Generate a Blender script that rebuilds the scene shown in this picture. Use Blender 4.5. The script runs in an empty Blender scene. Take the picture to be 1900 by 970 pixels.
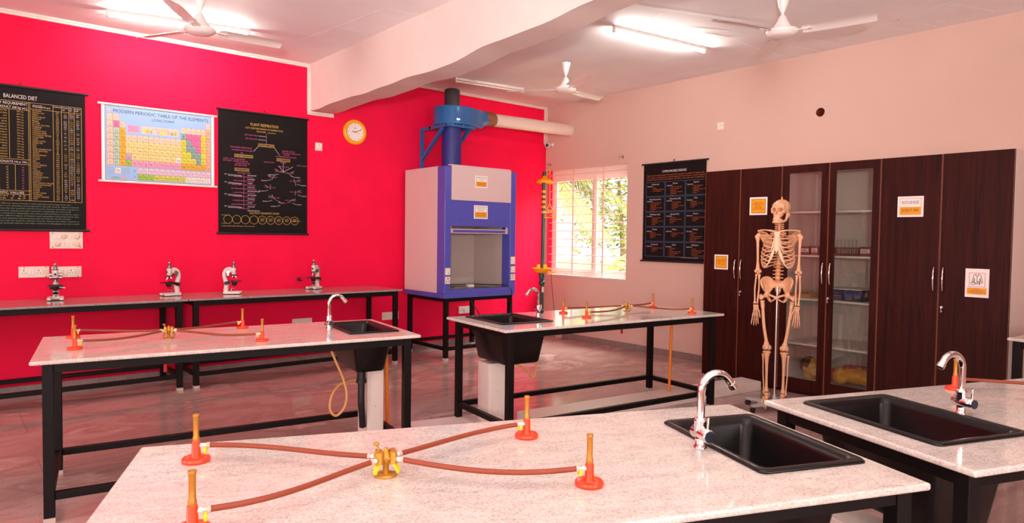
import bpy, bmesh, math, random
from mathutils import Vector, Matrix, Euler
random.seed(7)
C = bpy.context.scene.collection
PI = math.pi
def R(d): return math.radians(d)

# ------------------------------------------------------------------ materials
def lin(c):
    return c/12.92 if c <= 0.04045 else ((c+0.055)/1.055)**2.4
def rgb(r, g, b): return (lin(r/255), lin(g/255), lin(b/255), 1)
def newmat(name):
    m = bpy.data.materials.new(name); m.use_nodes = True
    nt = m.node_tree; return m, nt, nt.nodes['Principled BSDF']
def mat(name, col, rough=0.5, metal=0.0, noise=0.0, scale=30, emit=0, coat=0.0, bump=0.0, spec=0.5):
    m, nt, b = newmat(name)
    col = rgb(*col)
    b.inputs['Roughness'].default_value = rough
    b.inputs['Metallic'].default_value = metal
    b.inputs['Specular IOR Level'].default_value = spec
    b.inputs['Coat Weight'].default_value = coat
    tc = nt.nodes.new('ShaderNodeTexCoord'); n = nt.nodes.new('ShaderNodeTexNoise')
    n.inputs['Scale'].default_value = scale; n.inputs['Detail'].default_value = 3
    nt.links.new(tc.outputs['Object'], n.inputs['Vector'])
    cr = nt.nodes.new('ShaderNodeValToRGB')
    lo = [max(0, x*(1-noise)) for x in col[:3]]+[1]; hi = [min(1, x*(1+noise*0.6)) for x in col[:3]]+[1]
    cr.color_ramp.elements[0].color = lo; cr.color_ramp.elements[1].color = hi
    cr.color_ramp.elements[0].position = 0.3; cr.color_ramp.elements[1].position = 0.7
    nt.links.new(n.outputs['Fac'], cr.inputs['Fac'])
    nt.links.new(cr.outputs['Color'], b.inputs['Base Color'])
    if bump:
        bp = nt.nodes.new('ShaderNodeBump'); bp.inputs['Strength'].default_value = bump; bp.inputs['Distance'].default_value = 0.01
        nt.links.new(n.outputs['Fac'], bp.inputs['Height']); nt.links.new(bp.outputs['Normal'], b.inputs['Normal'])
    if emit:
        b.inputs['Emission Color'].default_value = col; b.inputs['Emission Strength'].default_value = emit
    return m
def ramp(nt, fac, stops):
    cr = nt.nodes.new('ShaderNodeValToRGB'); e = cr.color_ramp.elements
    while len(e) < len(stops): e.new(0.5)
    for i, (p, c) in enumerate(stops): e[i].position = p; e[i].color = c
    nt.links.new(fac, cr.inputs['Fac']); return cr.outputs['Color']
def mix(nt, a, b, f, mode='MIX'):
    mx = nt.nodes.new('ShaderNodeMix'); mx.data_type = 'RGBA'; mx.blend_type = mode
    if isinstance(f, (int, float)): mx.inputs[0].default_value = f
    else: nt.links.new(f, mx.inputs[0])
    nt.links.new(a, mx.inputs[6])
    if isinstance(b, tuple): mx.inputs[7].default_value = b
    else: nt.links.new(b, mx.inputs[7])
    return mx.outputs[2]
def noise_node(nt, vec, scale, detail=4, rough=0.5, dist=0.0):
    n = nt.nodes.new('ShaderNodeTexNoise'); n.inputs['Scale'].default_value = scale; n.inputs['Detail'].default_value = detail
    n.inputs['Roughness'].default_value = rough; n.inputs['Distortion'].default_value = dist
    nt.links.new(vec, n.inputs['Vector']); return n.outputs['Fac']
def mapping(nt, scale, rot=(0, 0, 0)):
    tc = nt.nodes.new('ShaderNodeTexCoord'); mp = nt.nodes.new('ShaderNodeMapping')
    mp.inputs['Scale'].default_value = scale; mp.inputs['Rotation'].default_value = rot
    nt.links.new(tc.outputs['Object'], mp.inputs['Vector']); return mp.outputs['Vector']
def granite(name, base, fleck, dark, rough=0.12, amount=0.5, scale=1.0):
    m, nt, b = newmat(name)
    v = mapping(nt, (1, 1, 1))
    n1 = noise_node(nt, v, 170*scale, 3, 0.7)
    n2 = noise_node(nt, mapping(nt, (1, 2.6, 1), (0, 0, 0.5)), 9*scale, 5, 0.6, 0.8)
    c1 = ramp(nt, n1, [(0.36, rgb(*dark)), (0.47, rgb(*fleck)), (0.56, rgb(*base))])
    c2 = ramp(nt, n2, [(0.35, rgb(*fleck)), (0.6, rgb(*base))])
    nt.links.new(mix(nt, c2, c1, amount), b.inputs['Base Color'])
    b.inputs['Roughness'].default_value = rough
    return m
def wood(name, dark, light, rough=0.35):
    m, nt, b = newmat(name)
    v = mapping(nt, (14, 14, 0.7))
    n1 = noise_node(nt, v, 2.2, 6, 0.65, 0.6)
    v2 = mapping(nt, (60, 60, 1.2)); n2 = noise_node(nt, v2, 2.0, 3, 0.6)
    a = ramp(nt, n1, [(0.3, rgb(*dark)), (0.7, rgb(*light))])
    k = ramp(nt, n2, [(0.35, (0.55, 0.55, 0.55, 1)), (0.6, (1, 1, 1, 1))])
    nt.links.new(mix(nt, a, k, 0.5, 'MULTIPLY'), b.inputs['Base Color'])
    b.inputs['Roughness'].default_value = rough; b.inputs['Specular IOR Level'].default_value = 0.12
    return m
def glass(name, tint=(0.94, 0.96, 0.95), refl=0.06):
    m = bpy.data.materials.new(name); m.use_nodes = True; nt = m.node_tree; nt.nodes.clear()
    o = nt.nodes.new('ShaderNodeOutputMaterial'); t = nt.nodes.new('ShaderNodeBsdfTransparent'); g = nt.nodes.new('ShaderNodeBsdfGlossy')
    t.inputs['Color'].default_value = (*tint, 1); g.inputs['Roughness'].default_value = 0.02
    x = nt.nodes.new('ShaderNodeMixShader'); x.inputs[0].default_value = refl
    nt.links.new(t.outputs[0], x.inputs[1]); nt.links.new(g.outputs[0], x.inputs[2]); nt.links.new(x.outputs[0], o.inputs['Surface'])
    return m
M = {}
M['pink'] = mat('hot_pink_wall_paint', (243, 16, 70), 0.6, noise=0.05, scale=3, bump=0.02, spec=0.15)
M['cream'] = mat('pale_wall_paint', (210, 178, 163), 0.6, noise=0.03, scale=2, bump=0.02)
M['ceil'] = mat('ceiling_paint', (240, 241, 241), 0.65, noise=0.04, scale=2.5, bump=0.06)
M['seam'] = mat('ceiling_seam_plaster', (255, 253, 251), 0.6, noise=0.05)
M['beam'] = mat('beam_paint', (220, 204, 197), 0.6, noise=0.04, scale=3)
M['trim'] = mat('white_trunking', (236, 220, 210), 0.45, noise=0.04)
M['skirt'] = granite('granite_skirting', (150, 130, 125), (120, 104, 100), (80, 70, 70), 0.3, 0.5)
M['granite'] = granite('pale_granite', (226, 217, 207), (196, 186, 178), (128, 118, 113), 0.09, 0.45)
M['granite_grey'] = granite('grey_granite', (176, 166, 162), (128, 120, 118), (70, 66, 66), 0.1, 0.7)
M['black'] = mat('black_painted_steel', (14, 11, 10), 0.5, noise=0.15, spec=0.2)
M['sink'] = mat('black_composite_sink', (11, 9, 9), 0.28, noise=0.1, spec=0.35)
M['foot'] = mat('grey_foot_cap', (196, 178, 166), 0.6)
M['chrome'] = mat('chrome', (236, 232, 230), 0.07, metal=1)
M['steel'] = mat('brushed_steel', (200, 196, 192), 0.28, metal=1)
M['brass'] = mat('brass', (182, 122, 42), 0.42, metal=0.4, noise=0.1)
M['brassy'] = mat('brass_turret', (196, 140, 50), 0.38, metal=0.5, noise=0.1)
M['burner'] = mat('orange_red_enamel', (240, 62, 14), 0.35, coat=0.3)
M['yellow'] = mat('yellow_plastic', (250, 208, 20), 0.4)
M['hose'] = mat('brick_red_rubber', (138, 58, 28), 0.5, noise=0.08)
M['beige_hose'] = mat('beige_rubber', (226, 172, 104), 0.5)
M['white'] = mat('white_plastic', (240, 230, 222), 0.4)
M['offwhite'] = mat('cream_plastic', (236, 222, 206), 0.4, noise=0.02)
M['ivory'] = mat('ivory_switch', (226, 208, 180), 0.4)
M['white_gloss'] = mat('white_enamel', (245, 238, 232), 0.3)
M['duct_white'] = mat('white_laminate', (240, 228, 218), 0.35, noise=0.02)
M['dark'] = mat('dark_plastic', (28, 26, 28), 0.45)
M['wood'] = wood('dark_mahogany_laminate', (34, 10, 8), (68, 22, 15), 0.45)
M['woodedge'] = mat('laminate_edge_band', (150, 84, 52), 0.45)
M['lam'] = mat('pale_cabinet_laminate', (226, 214, 206), 0.4, noise=0.02)
M['hoodblue'] = mat('hood_blue_enamel', (80, 84, 178), 0.35, coat=0.2)
M['hoodwhite'] = mat('hood_white_enamel', (214, 190, 188), 0.35)
M['hoodin'] = mat('hood_liner', (206, 188, 178), 0.35, noise=0.03)
M['fanblue'] = mat('blower_blue_paint', (30, 104, 168), 0.3, coat=0.4)
M['ductblue'] = mat('flexible_blue_duct', (40, 46, 130), 0.5)
M['brown'] = mat('brown_rubber_collar', (140, 86, 56), 0.6, noise=0.15)
M['motor'] = mat('motor_grey', (62, 60, 62), 0.5)
M['pvc'] = mat('pvc_pipe', (226, 206, 190), 0.4, noise=0.03)
M['green'] = mat('dark_green_pipe', (20, 66, 58), 0.35, coat=0.3)
M['amber'] = mat('amber_yellow_plastic', (252, 178, 12), 0.35)
M['orangepipe'] = mat('orange_gas_pipe', (236, 130, 10), 0.4)
M['redvalve'] = mat('red_valve_handle', (200, 16, 20), 0.4)
M['bone'] = mat('bone_plastic', (228, 176, 134), 0.45, noise=0.06, scale=60)
M['cartilage'] = mat('sternum_plastic', (238, 206, 170), 0.4)
M['disc'] = mat('disc_plastic', (206, 130, 70), 0.5)
M['socket'] = mat('socket_shade_bone', (190, 112, 66), 0.6)
M['basegrey'] = mat('grey_cast_base', (178, 182, 184), 0.45)
M['blackink'] = mat('black_ink', (24, 22, 24), 0.6)
M['sheet_black'] = mat('black_chart_sheet', (20, 17, 17), 0.55, noise=0.05, spec=0.15)
M['gold'] = mat('gold_ink', (206, 170, 84), 0.6)
M['orangeink'] = mat('orange_ink', (196, 100, 46), 0.6)
M['pinkink'] = mat('magenta_ink', (196, 84, 140), 0.6)
M['whiteink'] = mat('white_ink', (226, 220, 214), 0.6)
M['greenink'] = mat('pale_green_ink', (126, 150, 120), 0.6)
M['blueink'] = mat('blue_line_ink', (70, 96, 130), 0.6)
M['signorange'] = mat('sign_orange', (240, 158, 12), 0.45)
M['signred'] = mat('sign_red_border', (200, 60, 70), 0.5)
M['paper'] = mat('white_paper', (246, 238, 232), 0.5)
M['clockyellow'] = mat('clock_rim_yellow', (248, 176, 20), 0.35)
M['lamp'] = mat('fluorescent_tube_lit', (255, 246, 238), 0.4, emit=240)
M['tube_off'] = mat('fluorescent_tube_unlit', (240, 230, 224), 0.3)
M['brickhole'] = mat('brick_in_hole', (150, 62, 34), 0.9, noise=0.4, scale=60)
M['glass'] = glass('clear_glass')
M['cabglass'] = glass('cabinet_glass', (0.86, 0.88, 0.86), 0.07)
M['alu'] = mat('painted_window_frame', (240, 224, 214), 0.4)
M['grille'] = mat('painted_grille_rods', (232, 200, 190), 0.45)
M['micro'] = mat('microscope_white', (230, 218, 210), 0.3)
def make_floor():
    m, nt, b = newmat('polished_granite_floor')
    v = mapping(nt, (0.75, 1.35, 1), (0, 0, R(-20)))
    n1 = noise_node(nt, v, 1.5, 8, 0.6, 1.1)
    n2 = noise_node(nt, mapping(nt, (1, 1, 1)), 90, 2, 0.6)
    a = ramp(nt, n1, [(0.25, rgb(160, 146, 142)), (0.42, rgb(194, 164, 156)), (0.55, rgb(172, 140, 133)), (0.68, rgb(226, 198, 188)), (0.82, rgb(164, 148, 144))])
    g = ramp(nt, n2, [(0.35, (0.72, 0.72, 0.72, 1)), (0.62, (1.0, 1.0, 1.0, 1))])
    col = mix(nt, a, g, 0.6, 'MULTIPLY')
    br = nt.nodes.new('ShaderNodeTexBrick'); br.inputs['Scale'].default_value = 1.0
    br.inputs['Brick Width'].default_value = 1.9; br.inputs['Row Height'].default_value = 0.75; br.inputs['Mortar Size'].default_value = 0.003
    br.inputs['Color1'].default_value = (1, 1, 1, 1); br.inputs['Color2'].default_value = (0.88, 0.86, 0.86, 1); br.inputs['Mortar'].default_value = (0.62, 0.58, 0.58, 1)
    nt.links.new(mapping(nt, (1, 1, 1)), br.inputs['Vector'])
    col = mix(nt, col, br.outputs['Color'], 0.8, 'MULTIPLY')
    nt.links.new(col, b.inputs['Base Color']); b.inputs['Roughness'].default_value = 0.12; b.inputs['Specular IOR Level'].default_value = 0.85
    return m
M['floor'] = make_floor()

# ------------------------------------------------------------------ mesh builder
class MB:
    def __init__(s): s.v = []; s.f = []; s.m = []; s.s = []
    def add(s, vs, fs, mat=0, smooth=False, X=None):
        o = len(s.v)
        for p in vs:
            p = Vector(p)
            s.v.append(tuple(X @ p) if X is not None else tuple(p))
        for f in fs: s.f.append(tuple(i+o for i in f)); s.m.append(mat); s.s.append(smooth)
        return s
    def box(s, x0, x1, y0, y1, z0, z1, mat=0, X=None):
        vs = [(x, y, z) for z in (z0, z1) for y in (y0, y1) for x in (x0, x1)]
        return s.add(vs, [(0, 2, 3, 1), (4, 5, 7, 6), (0, 1, 5, 4), (2, 6, 7, 3), (0, 4, 6, 2), (1, 3, 7, 5)], mat, False, X)
    def bar(s, p0, p1, w, h, mat=0, up=(0, 0, 1)):
        p0, p1 = Vector(p0), Vector(p1); d = (p1-p0); L = d.length; d.normalize()
        u = Vector(up)
        if abs(d.dot(u)) > 0.98: u = Vector((0, 1, 0))
        a = d.cross(u).normalized(); b = a.cross(d).normalized()
        X = Matrix(((d.x, a.x, b.x, p0.x), (d.y, a.y, b.y, p0.y), (d.z, a.z, b.z, p0.z), (0, 0, 0, 1)))
        return s.box(0, L, -w/2, w/2, -h/2, h/2, mat, X)
    def tube(s, pts, r, n=10, mat=0, caps=True, closed=False):
        pts = [Vector(p) for p in pts]; N = len(pts)
        rs = r if isinstance(r, (list, tuple)) else [r]*N
        t0 = (pts[1]-pts[0]).normalized()
        a = t0.orthogonal().normalized(); vs = []; prev = t0
        for i, p in enumerate(pts):
            if closed: t = (pts[(i+1) % N]-pts[i-1]).normalized()
            else: t = (pts[min(i+1, N-1)]-pts[max(i-1, 0)]).normalized()
            q = prev.rotation_difference(t); a = (q @ a); a = (a-t*a.dot(t)).normalized(); b = t.cross(a); prev = t
            for k in range(n):
                an = 2*PI*k/n; vs.append(p+(a*math.cos(an)+b*math.sin(an))*rs[i])
        fs = []
        rng = N if closed else N-1
        for i in range(rng):
            j = (i+1) % N
            for k in range(n): fs.append((i*n+k, i*n+(k+1) % n, j*n+(k+1) % n, j*n+k))
        s.add(vs, fs, mat, True)
        if caps and not closed:
            s.add([vs[k] for k in range(n)], [tuple(range(n-1, -1, -1))], mat)
            s.add([vs[(N-1)*n+k] for k in range(n)], [tuple(range(n))], mat)
        return s
    def cyl(s, p0, p1, r0, r1=None, n=20, mat=0): return s.tube([p0, p1], [r0, r0 if r1 is None else r1], n, mat)
    def lathe(s, prof, n=28, mat=0, X=None, smooth=True, cap=True):
        vs = []; fs = []
        for (r, z) in prof:
            for k in range(n):
                a = 2*PI*k/n; vs.append((r*math.cos(a), r*math.sin(a), z))
        for i in range(len(prof)-1):
            for k in range(n): fs.append((i*n+k, i*n+(k+1) % n, (i+1)*n+(k+1) % n, (i+1)*n+k))
        s.add(vs, fs, mat, smooth, X)
        if cap:
            if prof[0][0] > 1e-5: s.add(vs[:n], [tuple(range(n-1, -1, -1))], mat, False, X)
            if prof[-1][0] > 1e-5: s.add(vs[-n:], [tuple(range(n))], mat, False, X)
        return s
    def ell(s, c, r, mat=0, rot=(0, 0, 0), nu=20, nv=12):
        X = Matrix.Translation(c) @ Euler(rot).to_matrix().to_4x4() @ Matrix.Diagonal((*r, 1)); vs = []; fs = []
        for i in range(nv+1):
            th = PI*i/nv
            for k in range(nu):
                ph = 2*PI*k/nu; vs.append((math.sin(th)*math.cos(ph), math.sin(th)*math.sin(ph), -math.cos(th)))
        for i in range(nv):
            for k in range(nu):
                a, b, c2, d = i*nu+k, i*nu+(k+1) % nu, (i+1)*nu+(k+1) % nu, (i+1)*nu+k
                if i == 0: fs.append((a, c2, d))
                elif i == nv-1: fs.append((a, b, d))
                else: fs.append((a, b, c2, d))
        return s.add(vs, fs, mat, True, X)
    def prism(s, poly, z0, z1, mat=0, X=None):
        n = len(poly); vs = [(x, y, z0) for x, y in poly]+[(x, y, z1) for x, y in poly]
        fs = [tuple(range(n-1, -1, -1)), tuple(range(n, 2*n))]+[(i, (i+1) % n, n+(i+1) % n, n+i) for i in range(n)]
        return s.add(vs, fs, mat, False, X)
    def loft(s, loops, mat=0, cap0=True, cap1=True, smooth=True):
        n = len(loops[0]); vs = [p for L in loops for p in L]; fs = []
        for i in range(len(loops)-1):
            for k in range(n): fs.append((i*n+k, i*n+(k+1) % n, (i+1)*n+(k+1) % n, (i+1)*n+k))
        s.add(vs, fs, mat, smooth)
        if cap0: s.add(loops[0], [tuple(range(n-1, -1, -1))], mat)
        if cap1: s.add(loops[-1], [tuple(range(n))], mat)
        return s
    def rect(s, x0, x1, z0, z1, y, mat=0):           # a flat print facing -y
        return s.add([(x0, y, z0), (x1, y, z0), (x1, y, z1), (x0, y, z1)], [(0, 1, 2, 3)], mat)
    def line(s, x0, z0, x1, z1, y, w=0.002, mat=0):
        d = Vector((x1-x0, z1-z0)); L = d.length or 1e-6; nx, nz = -d.y/L*w/2, d.x/L*w/2
        return s.add([(x0-nx, y, z0-nz), (x1-nx, y, z1-nz), (x1+nx, y, z1+nz), (x0+nx, y, z0+nz)], [(0, 1, 2, 3)], mat)
    def disc(s, x, z, r, y, mat=0, n=24, r0=0.0):
        if r0:
            vs = [(x+r0*math.cos(2*PI*k/n), y, z+r0*math.sin(2*PI*k/n)) for k in range(n)]+[(x+r*math.cos(2*PI*k/n), y, z+r*math.sin(2*PI*k/n)) for k in range(n)]
            return s.add(vs, [(k, n+k, n+(k+1) % n, (k+1) % n)[::1] for k in range(n)], mat)
        return s.add([(x+r*math.cos(2*PI*k/n), y, z+r*math.sin(2*PI*k/n)) for k in range(n)], [tuple(range(n))], mat)
    def text(s, body, size, x, z, y=0, mat=0, align='LEFT', width=None, line=1.0):
        vs, fs = text_mesh(body, align, line)
        if not vs: return s
        k = size
        kx = size
        if width:
            w = max(v[0] for v in vs)-min(v[0] for v in vs); kx = width/w
        return s.add([(x+v[0]*kx, y, z+v[1]*k) for v in vs], fs, mat)
    def build(s, name, mats, parent=None, bevel=0, seg=2):
        me = bpy.data.meshes.new(name); me.from_pydata(s.v, [], s.f)
        if not isinstance(mats, (list, tuple)): mats = [mats]
        for m in mats: me.materials.append(m)
        me.polygons.foreach_set('material_index', s.m); me.polygons.foreach_set('use_smooth', s.s); me.update()
        o = bpy.data.objects.new(name, me); C.objects.link(o)
        if parent: o.parent = parent
        if bevel:
            b = o.modifiers.new('edge', 'BEVEL'); b.width = bevel; b.segments = seg; b.limit_method = 'ANGLE'; b.angle_limit = R(40)
        return o
TXT = {}
def text_mesh(body, align, line=1.0):
    key = (body, align, line)
    if key not in TXT:
        cu = bpy.data.curves.new('lettering', 'FONT'); cu.body = body; cu.align_x = align; cu.size = 1; cu.resolution_u = 2; cu.space_line = line
        ob = bpy.data.objects.new('lettering', cu)
        me = bpy.data.meshes.new_from_object(ob)
        TXT[key] = ([(v.co.x, v.co.y) for v in me.vertices], [tuple(p.vertices) for p in me.polygons])
        bpy.data.objects.remove(ob); bpy.data.meshes.remove(me); bpy.data.curves.remove(cu)
    return TXT[key]
def rrect(x0, x1, y0, y1, z, r, n=5):
    pts = []
    for cx, cy, a0 in ((x1-r, y0+r, -90), (x1-r, y1-r, 0), (x0+r, y1-r, 90), (x0+r, y0+r, 180)):
        for k in range(n+1):
            a = R(a0+90*k/n); pts.append((cx+r*math.cos(a), cy+r*math.sin(a), z))
    return pts
def bez(p0, p1, p2, p3, n=24):
    p0, p1, p2, p3 = map(Vector, (p0, p1, p2, p3)); out = []
    for i in range(n+1):
        t = i/n; u = 1-t; out.append(p0*u**3+p1*3*u*u*t+p2*3*u*t*t+p3*t**3)
    return out
def smooth_path(pts, k=6):                            # Catmull-Rom through the points
    P = [Vector(p) for p in pts]; P = [P[0]*2-P[1]]+P+[P[-1]*2-P[-2]]; out = []
    for i in range(1, len(P)-2):
        for j in range(k):
            t = j/k; a, b, c, d = P[i-1:i+3]
            out.append(0.5*((2*b)+(c-a)*t+(2*a-5*b+4*c-d)*t*t+(3*b-a-3*c+d)*t**3))
    out.append(P[-2]); return out
def thing(name, label, cat, loc=(0, 0, 0), rz=0, group=None):
    o = bpy.data.objects.new(name, None); C.objects.link(o); o.empty_display_size = 0.1
    o.location = loc; o.rotation_euler = (0, 0, R(rz)); o['label'] = label; o['category'] = cat
    if group: o['group'] = group
    return o
def tag(o, label, cat, group=None):
    o['label'] = label; o['category'] = cat
    if group: o['group'] = group
    return o
def struct(o): o['kind'] = 'structure'; return o
KIDS = {}
def dup(src, label, loc, rz, group=None, name=None):
    r = src.copy(); C.objects.link(r); r.location = loc; r.rotation_euler = (0, 0, R(rz)); r['label'] = label
    if group: r['group'] = group
    for ch in [o for o in C.objects if o.parent == src]:
        c = ch.copy(); C.objects.link(c); c.parent = r
        for g in [o for o in C.objects if o.parent == ch]:
            d = g.copy(); C.objects.link(d); d.parent = c
    return r
def part(name, m, parent, fn, bevel=0, seg=2):
    b = MB(); fn(b); return b.build(name, m, parent, bevel, seg)
def remeshed(mb, voxel, smooth=4, cut=None):          # fuse overlapping shapes into one skin
    o = mb.build('tmp_skin', M['bone'])
    rm = o.modifiers.new('r', 'REMESH'); rm.mode = 'VOXEL'; rm.voxel_size = voxel
    cuts = []
    if cut:
        co = cut.build('tmp_cut', M['bone']); cuts.append(co)
        bo = o.modifiers.new('b', 'BOOLEAN'); bo.object = co; bo.operation = 'DIFFERENCE'; bo.solver = 'EXACT'
        r2 = o.modifiers.new('r2', 'REMESH'); r2.mode = 'VOXEL'; r2.voxel_size = voxel
    sm = o.modifiers.new('s', 'SMOOTH'); sm.iterations = smooth; sm.factor = 0.5
    dg = bpy.context.evaluated_depsgraph_get(); dg.update()
    me = bpy.data.meshes.new_from_object(o.evaluated_get(dg))
    vs = [tuple(v.co) for v in me.vertices]; fs = [tuple(p.vertices) for p in me.polygons]
    for x in [o]+cuts: d = x.data; bpy.data.objects.remove(x); bpy.data.meshes.remove(d)
    bpy.data.meshes.remove(me)
    return vs, fs
# ------------------------------------------------------------------ the room
H = 3.50; XL = -11.0; YF = -11.0
def wall_red(b):
    b.box(XL-0.2, 0.0, 0.0, 0.2, -0.05, H+0.05)
struct(part('wall_back', M['pink'], None, wall_red))
WY0, WY1, WZ0, WZ1 = -1.63, -0.05, 0.94, 2.53         # window opening in the right wall
HY, HZ, HR = -4.25, 2.868, 0.047                        # round hole in the right wall
def wall_right(b):
    T = 0.22
    def blk(y0, y1, z0, z1): b.box(0, T, y0, y1, z0, z1)
    blk(YF, HY-0.15, 0, H); blk(HY+0.15, WY0, 0, H)
    blk(HY-0.15, HY+0.15, 0, HZ-0.15); blk(HY-0.15, HY+0.15, HZ+0.15, H)
    blk(WY0, WY1, 0, WZ0); blk(WY0, WY1, WZ1, H); blk(WY1, 0.2, 0, H)
    n = 32; outer = []; inner = []
    for k in range(n):
        a = 2*PI*k/n; c, s_ = math.cos(a), math.sin(a); q = 0.15/max(abs(c), abs(s_))
        outer.append((0, HY+q*c, HZ+q*s_)); inner.append((0, HY+HR*c, HZ+HR*s_))
    b.add(outer+inner, [(k, (k+1) % n, n+(k+1) % n, n+k) for k in range(n)])
wr = struct(part('wall_right', M['cream'], None, wall_right))
def hole(b):
    n = 24; a = [(0.0, HY+HR*math.cos(2*PI*k/n), HZ+HR*math.sin(2*PI*k/n)) for k in range(n)]
    c = [(0.16, y, z) for _, y, z in a]
    b.add(a+c, [(k, n+k, n+(k+1) % n, (k+1) % n) for k in range(n)]+[tuple(range(n, 2*n))])
hb_ = part('wall_hole_lining', M['brickhole'], None, hole); struct(hb_)
# walls behind the camera, with tall window openings that let the daylight in
def wall_left(b):
    b.box(XL-0.2, XL, YF, 0, 0, 0.9); b.box(XL-0.2, XL, YF, 0, 2.5, H)
    b.box(XL-0.2, XL, YF, -8.6, 0.9, 2.5); b.box(XL-0.2, XL, -6.4, -4.4, 0.9, 2.5); b.box(XL-0.2, XL, -2.4, 0, 0.9, 2.5)
struct(part('wall_left', M['cream'], None, wall_left))
def wall_front(b):
    b.box(XL-0.2, 0.22, YF-0.2, YF, 0, 0.9); b.box(XL-0.2, 0.22, YF-0.2, YF, 2.5, H)
    for x0, x1 in ((XL-0.2, -10.2), (-8.2, -6.6), (-4.6, 0.22)): b.box(x0, x1, YF-0.2, YF, 0.9, 2.5)
struct(part('wall_front', M['cream'], None, wall_front))
struct(part('floor', M['floor'], None, lambda b: b.box(XL-0.2, 0.22, YF-0.2, 0.2, -0.1, 0)))
SEAMS = [(-2.67, -3.8, -1.81, -4.12), (-1.81, -4.12, -1.19, -4.34), (-2.13, -3.66, -2.23, -3.87), (-1.72, -3.79, -1.33, -3.98), (-1.44, -3.78, -1.15, -3.89), (-0.97, -3.86, -0.46, -3.87), (-0.46, -3.87, -0.01, -3.93), (-1.17, -3.88, -1.2, -4.02), (-0.74, -4.44, -0.36, -4.65), (-0.36, -4.65, -0.54, -5.18), (-0.54, -5.18, -0.71, -5.67), (-0.54, -5.18, -0.07, -5.36), (-0.56, -4.38, -0.31, -4.49), (-0.38, -4.17, -0.01, -4.25), (-0.65, -5.65, -0.17, -5.82), (-0.44, -5.03, -0.15, -5.15), (-0.29, -5.4, -0.18, -5.46), (-0.19, -3.18, -0.01, -3.19), (-0.19, -3.18, -0.31, -2.43), (-0.2, -3.55, -0.01, -3.55), (-0.48, -1.49, -0.01, -1.48), (-4.28, -0.95, -4.18, -1.82), (-4.18, -1.82, -4.13, -2.3), (-4.11, -2.35, -3.82, -2.39), (-4.19, -1.57, -3.96, -1.57), (-3.3, -3.9, -2.67, -3.8), (-3.2, -2.2, -2.4, -2.35)]
def ceiling(b):
    b.box(XL-0.2, 0.22, YF-0.2, 0.2, H, H+0.1)
    for x0, y0, x1, y1 in SEAMS:
        d = Vector((x1-x0, y1-y0, 0)); n = max(2, int(d.length/0.12)); q = Vector((-d.y, d.x, 0)).normalized(); pts = []
        for i in range(n+1):
            w = 0.008+0.008*random.random(); j = random.uniform(-0.006, 0.006); p = Vector((x0, y0, H-0.004))+d*(i/n)+q*j
            pts.append((p-q*w, p+q*w))
        vs = [v for pr in pts for v in pr]; b.add(vs, [(2*i, 2*i+1, 2*i+3, 2*i+2) for i in range(n)], 1)
struct(part('ceiling', [M['ceil'], M['seam']], None, ceiling))
# beam: its soffit is wavy and rises away from the pink wall
def beam(b):
    n = 150; L = []; rnd = random.Random(3); wob = [0.0]*(n+1)
    for i in range(n+1):
        y = -11.0*i/n; z = 2.962+0.002*max(0, -y)
        if y < -2.6: z += 0.055*(-y-2.6)
        z = min(z, 3.12)
        z += 0.007*math.sin(y*5.1)+0.003*math.sin(y*11.3+1)
        xl = -3.797+0.006*math.sin(y*4.0); xr = -3.512+0.006*math.sin(y*4.7+2)
        L.append([(xl, y, z+0.003*math.sin(y*7)), (xr, y, z), (xr, y, H+0.02), (xl, y, H+0.02)])
    b.loft(L, 0, smooth=False)
struct(part('beam', M['beam'], None, beam))
# trunking along the top of the pink wall and round the beam end
def trim(n, fn): struct(part('trim_%d' % n, M['trim'], None, fn, 0.004))
def t1(b): b.box(XL, -3.80, -0.022, 0, 3.457, 3.50); b.box(XL, -3.80, -0.034, 0, 3.477, 3.487)
def t2(b): b.box(-3.822, -3.797, -0.03, 0, 2.95, 3.47); b.box(-3.832, -3.815, -0.018, 0, 2.95, 3.46)
def t3(b): b.box(-3.83, -3.512, -0.034, 0, 2.928, 2.956); b.box(-3.83, -3.50, -0.022, 0, 2.912, 2.932)
def t4(b): b.box(-3.512, 0, -0.022, 0, 3.46, 3.50); b.box(-3.512, 0, -0.034, 0, 3.48, 3.489)
def t5(b): b.box(-0.055, -0.028, -0.022, 0, 2.93, 3.46); b.box(-0.02, 0.0, -0.03, 0, 2.96, 3.49)
for i, f in enumerate((t1, t2, t3, t4, t5)): trim(i+1, f)
struct(part('baseboard_back', M['skirt'], None, lambda b: b.box(XL, 0, -0.014, 0, 0, 0.075), 0.003))
struct(part('baseboard_right', M['skirt'], None, lambda b: b.box(-0.014, 0, YF, -0.42, 0, 0.085), 0.003))

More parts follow.
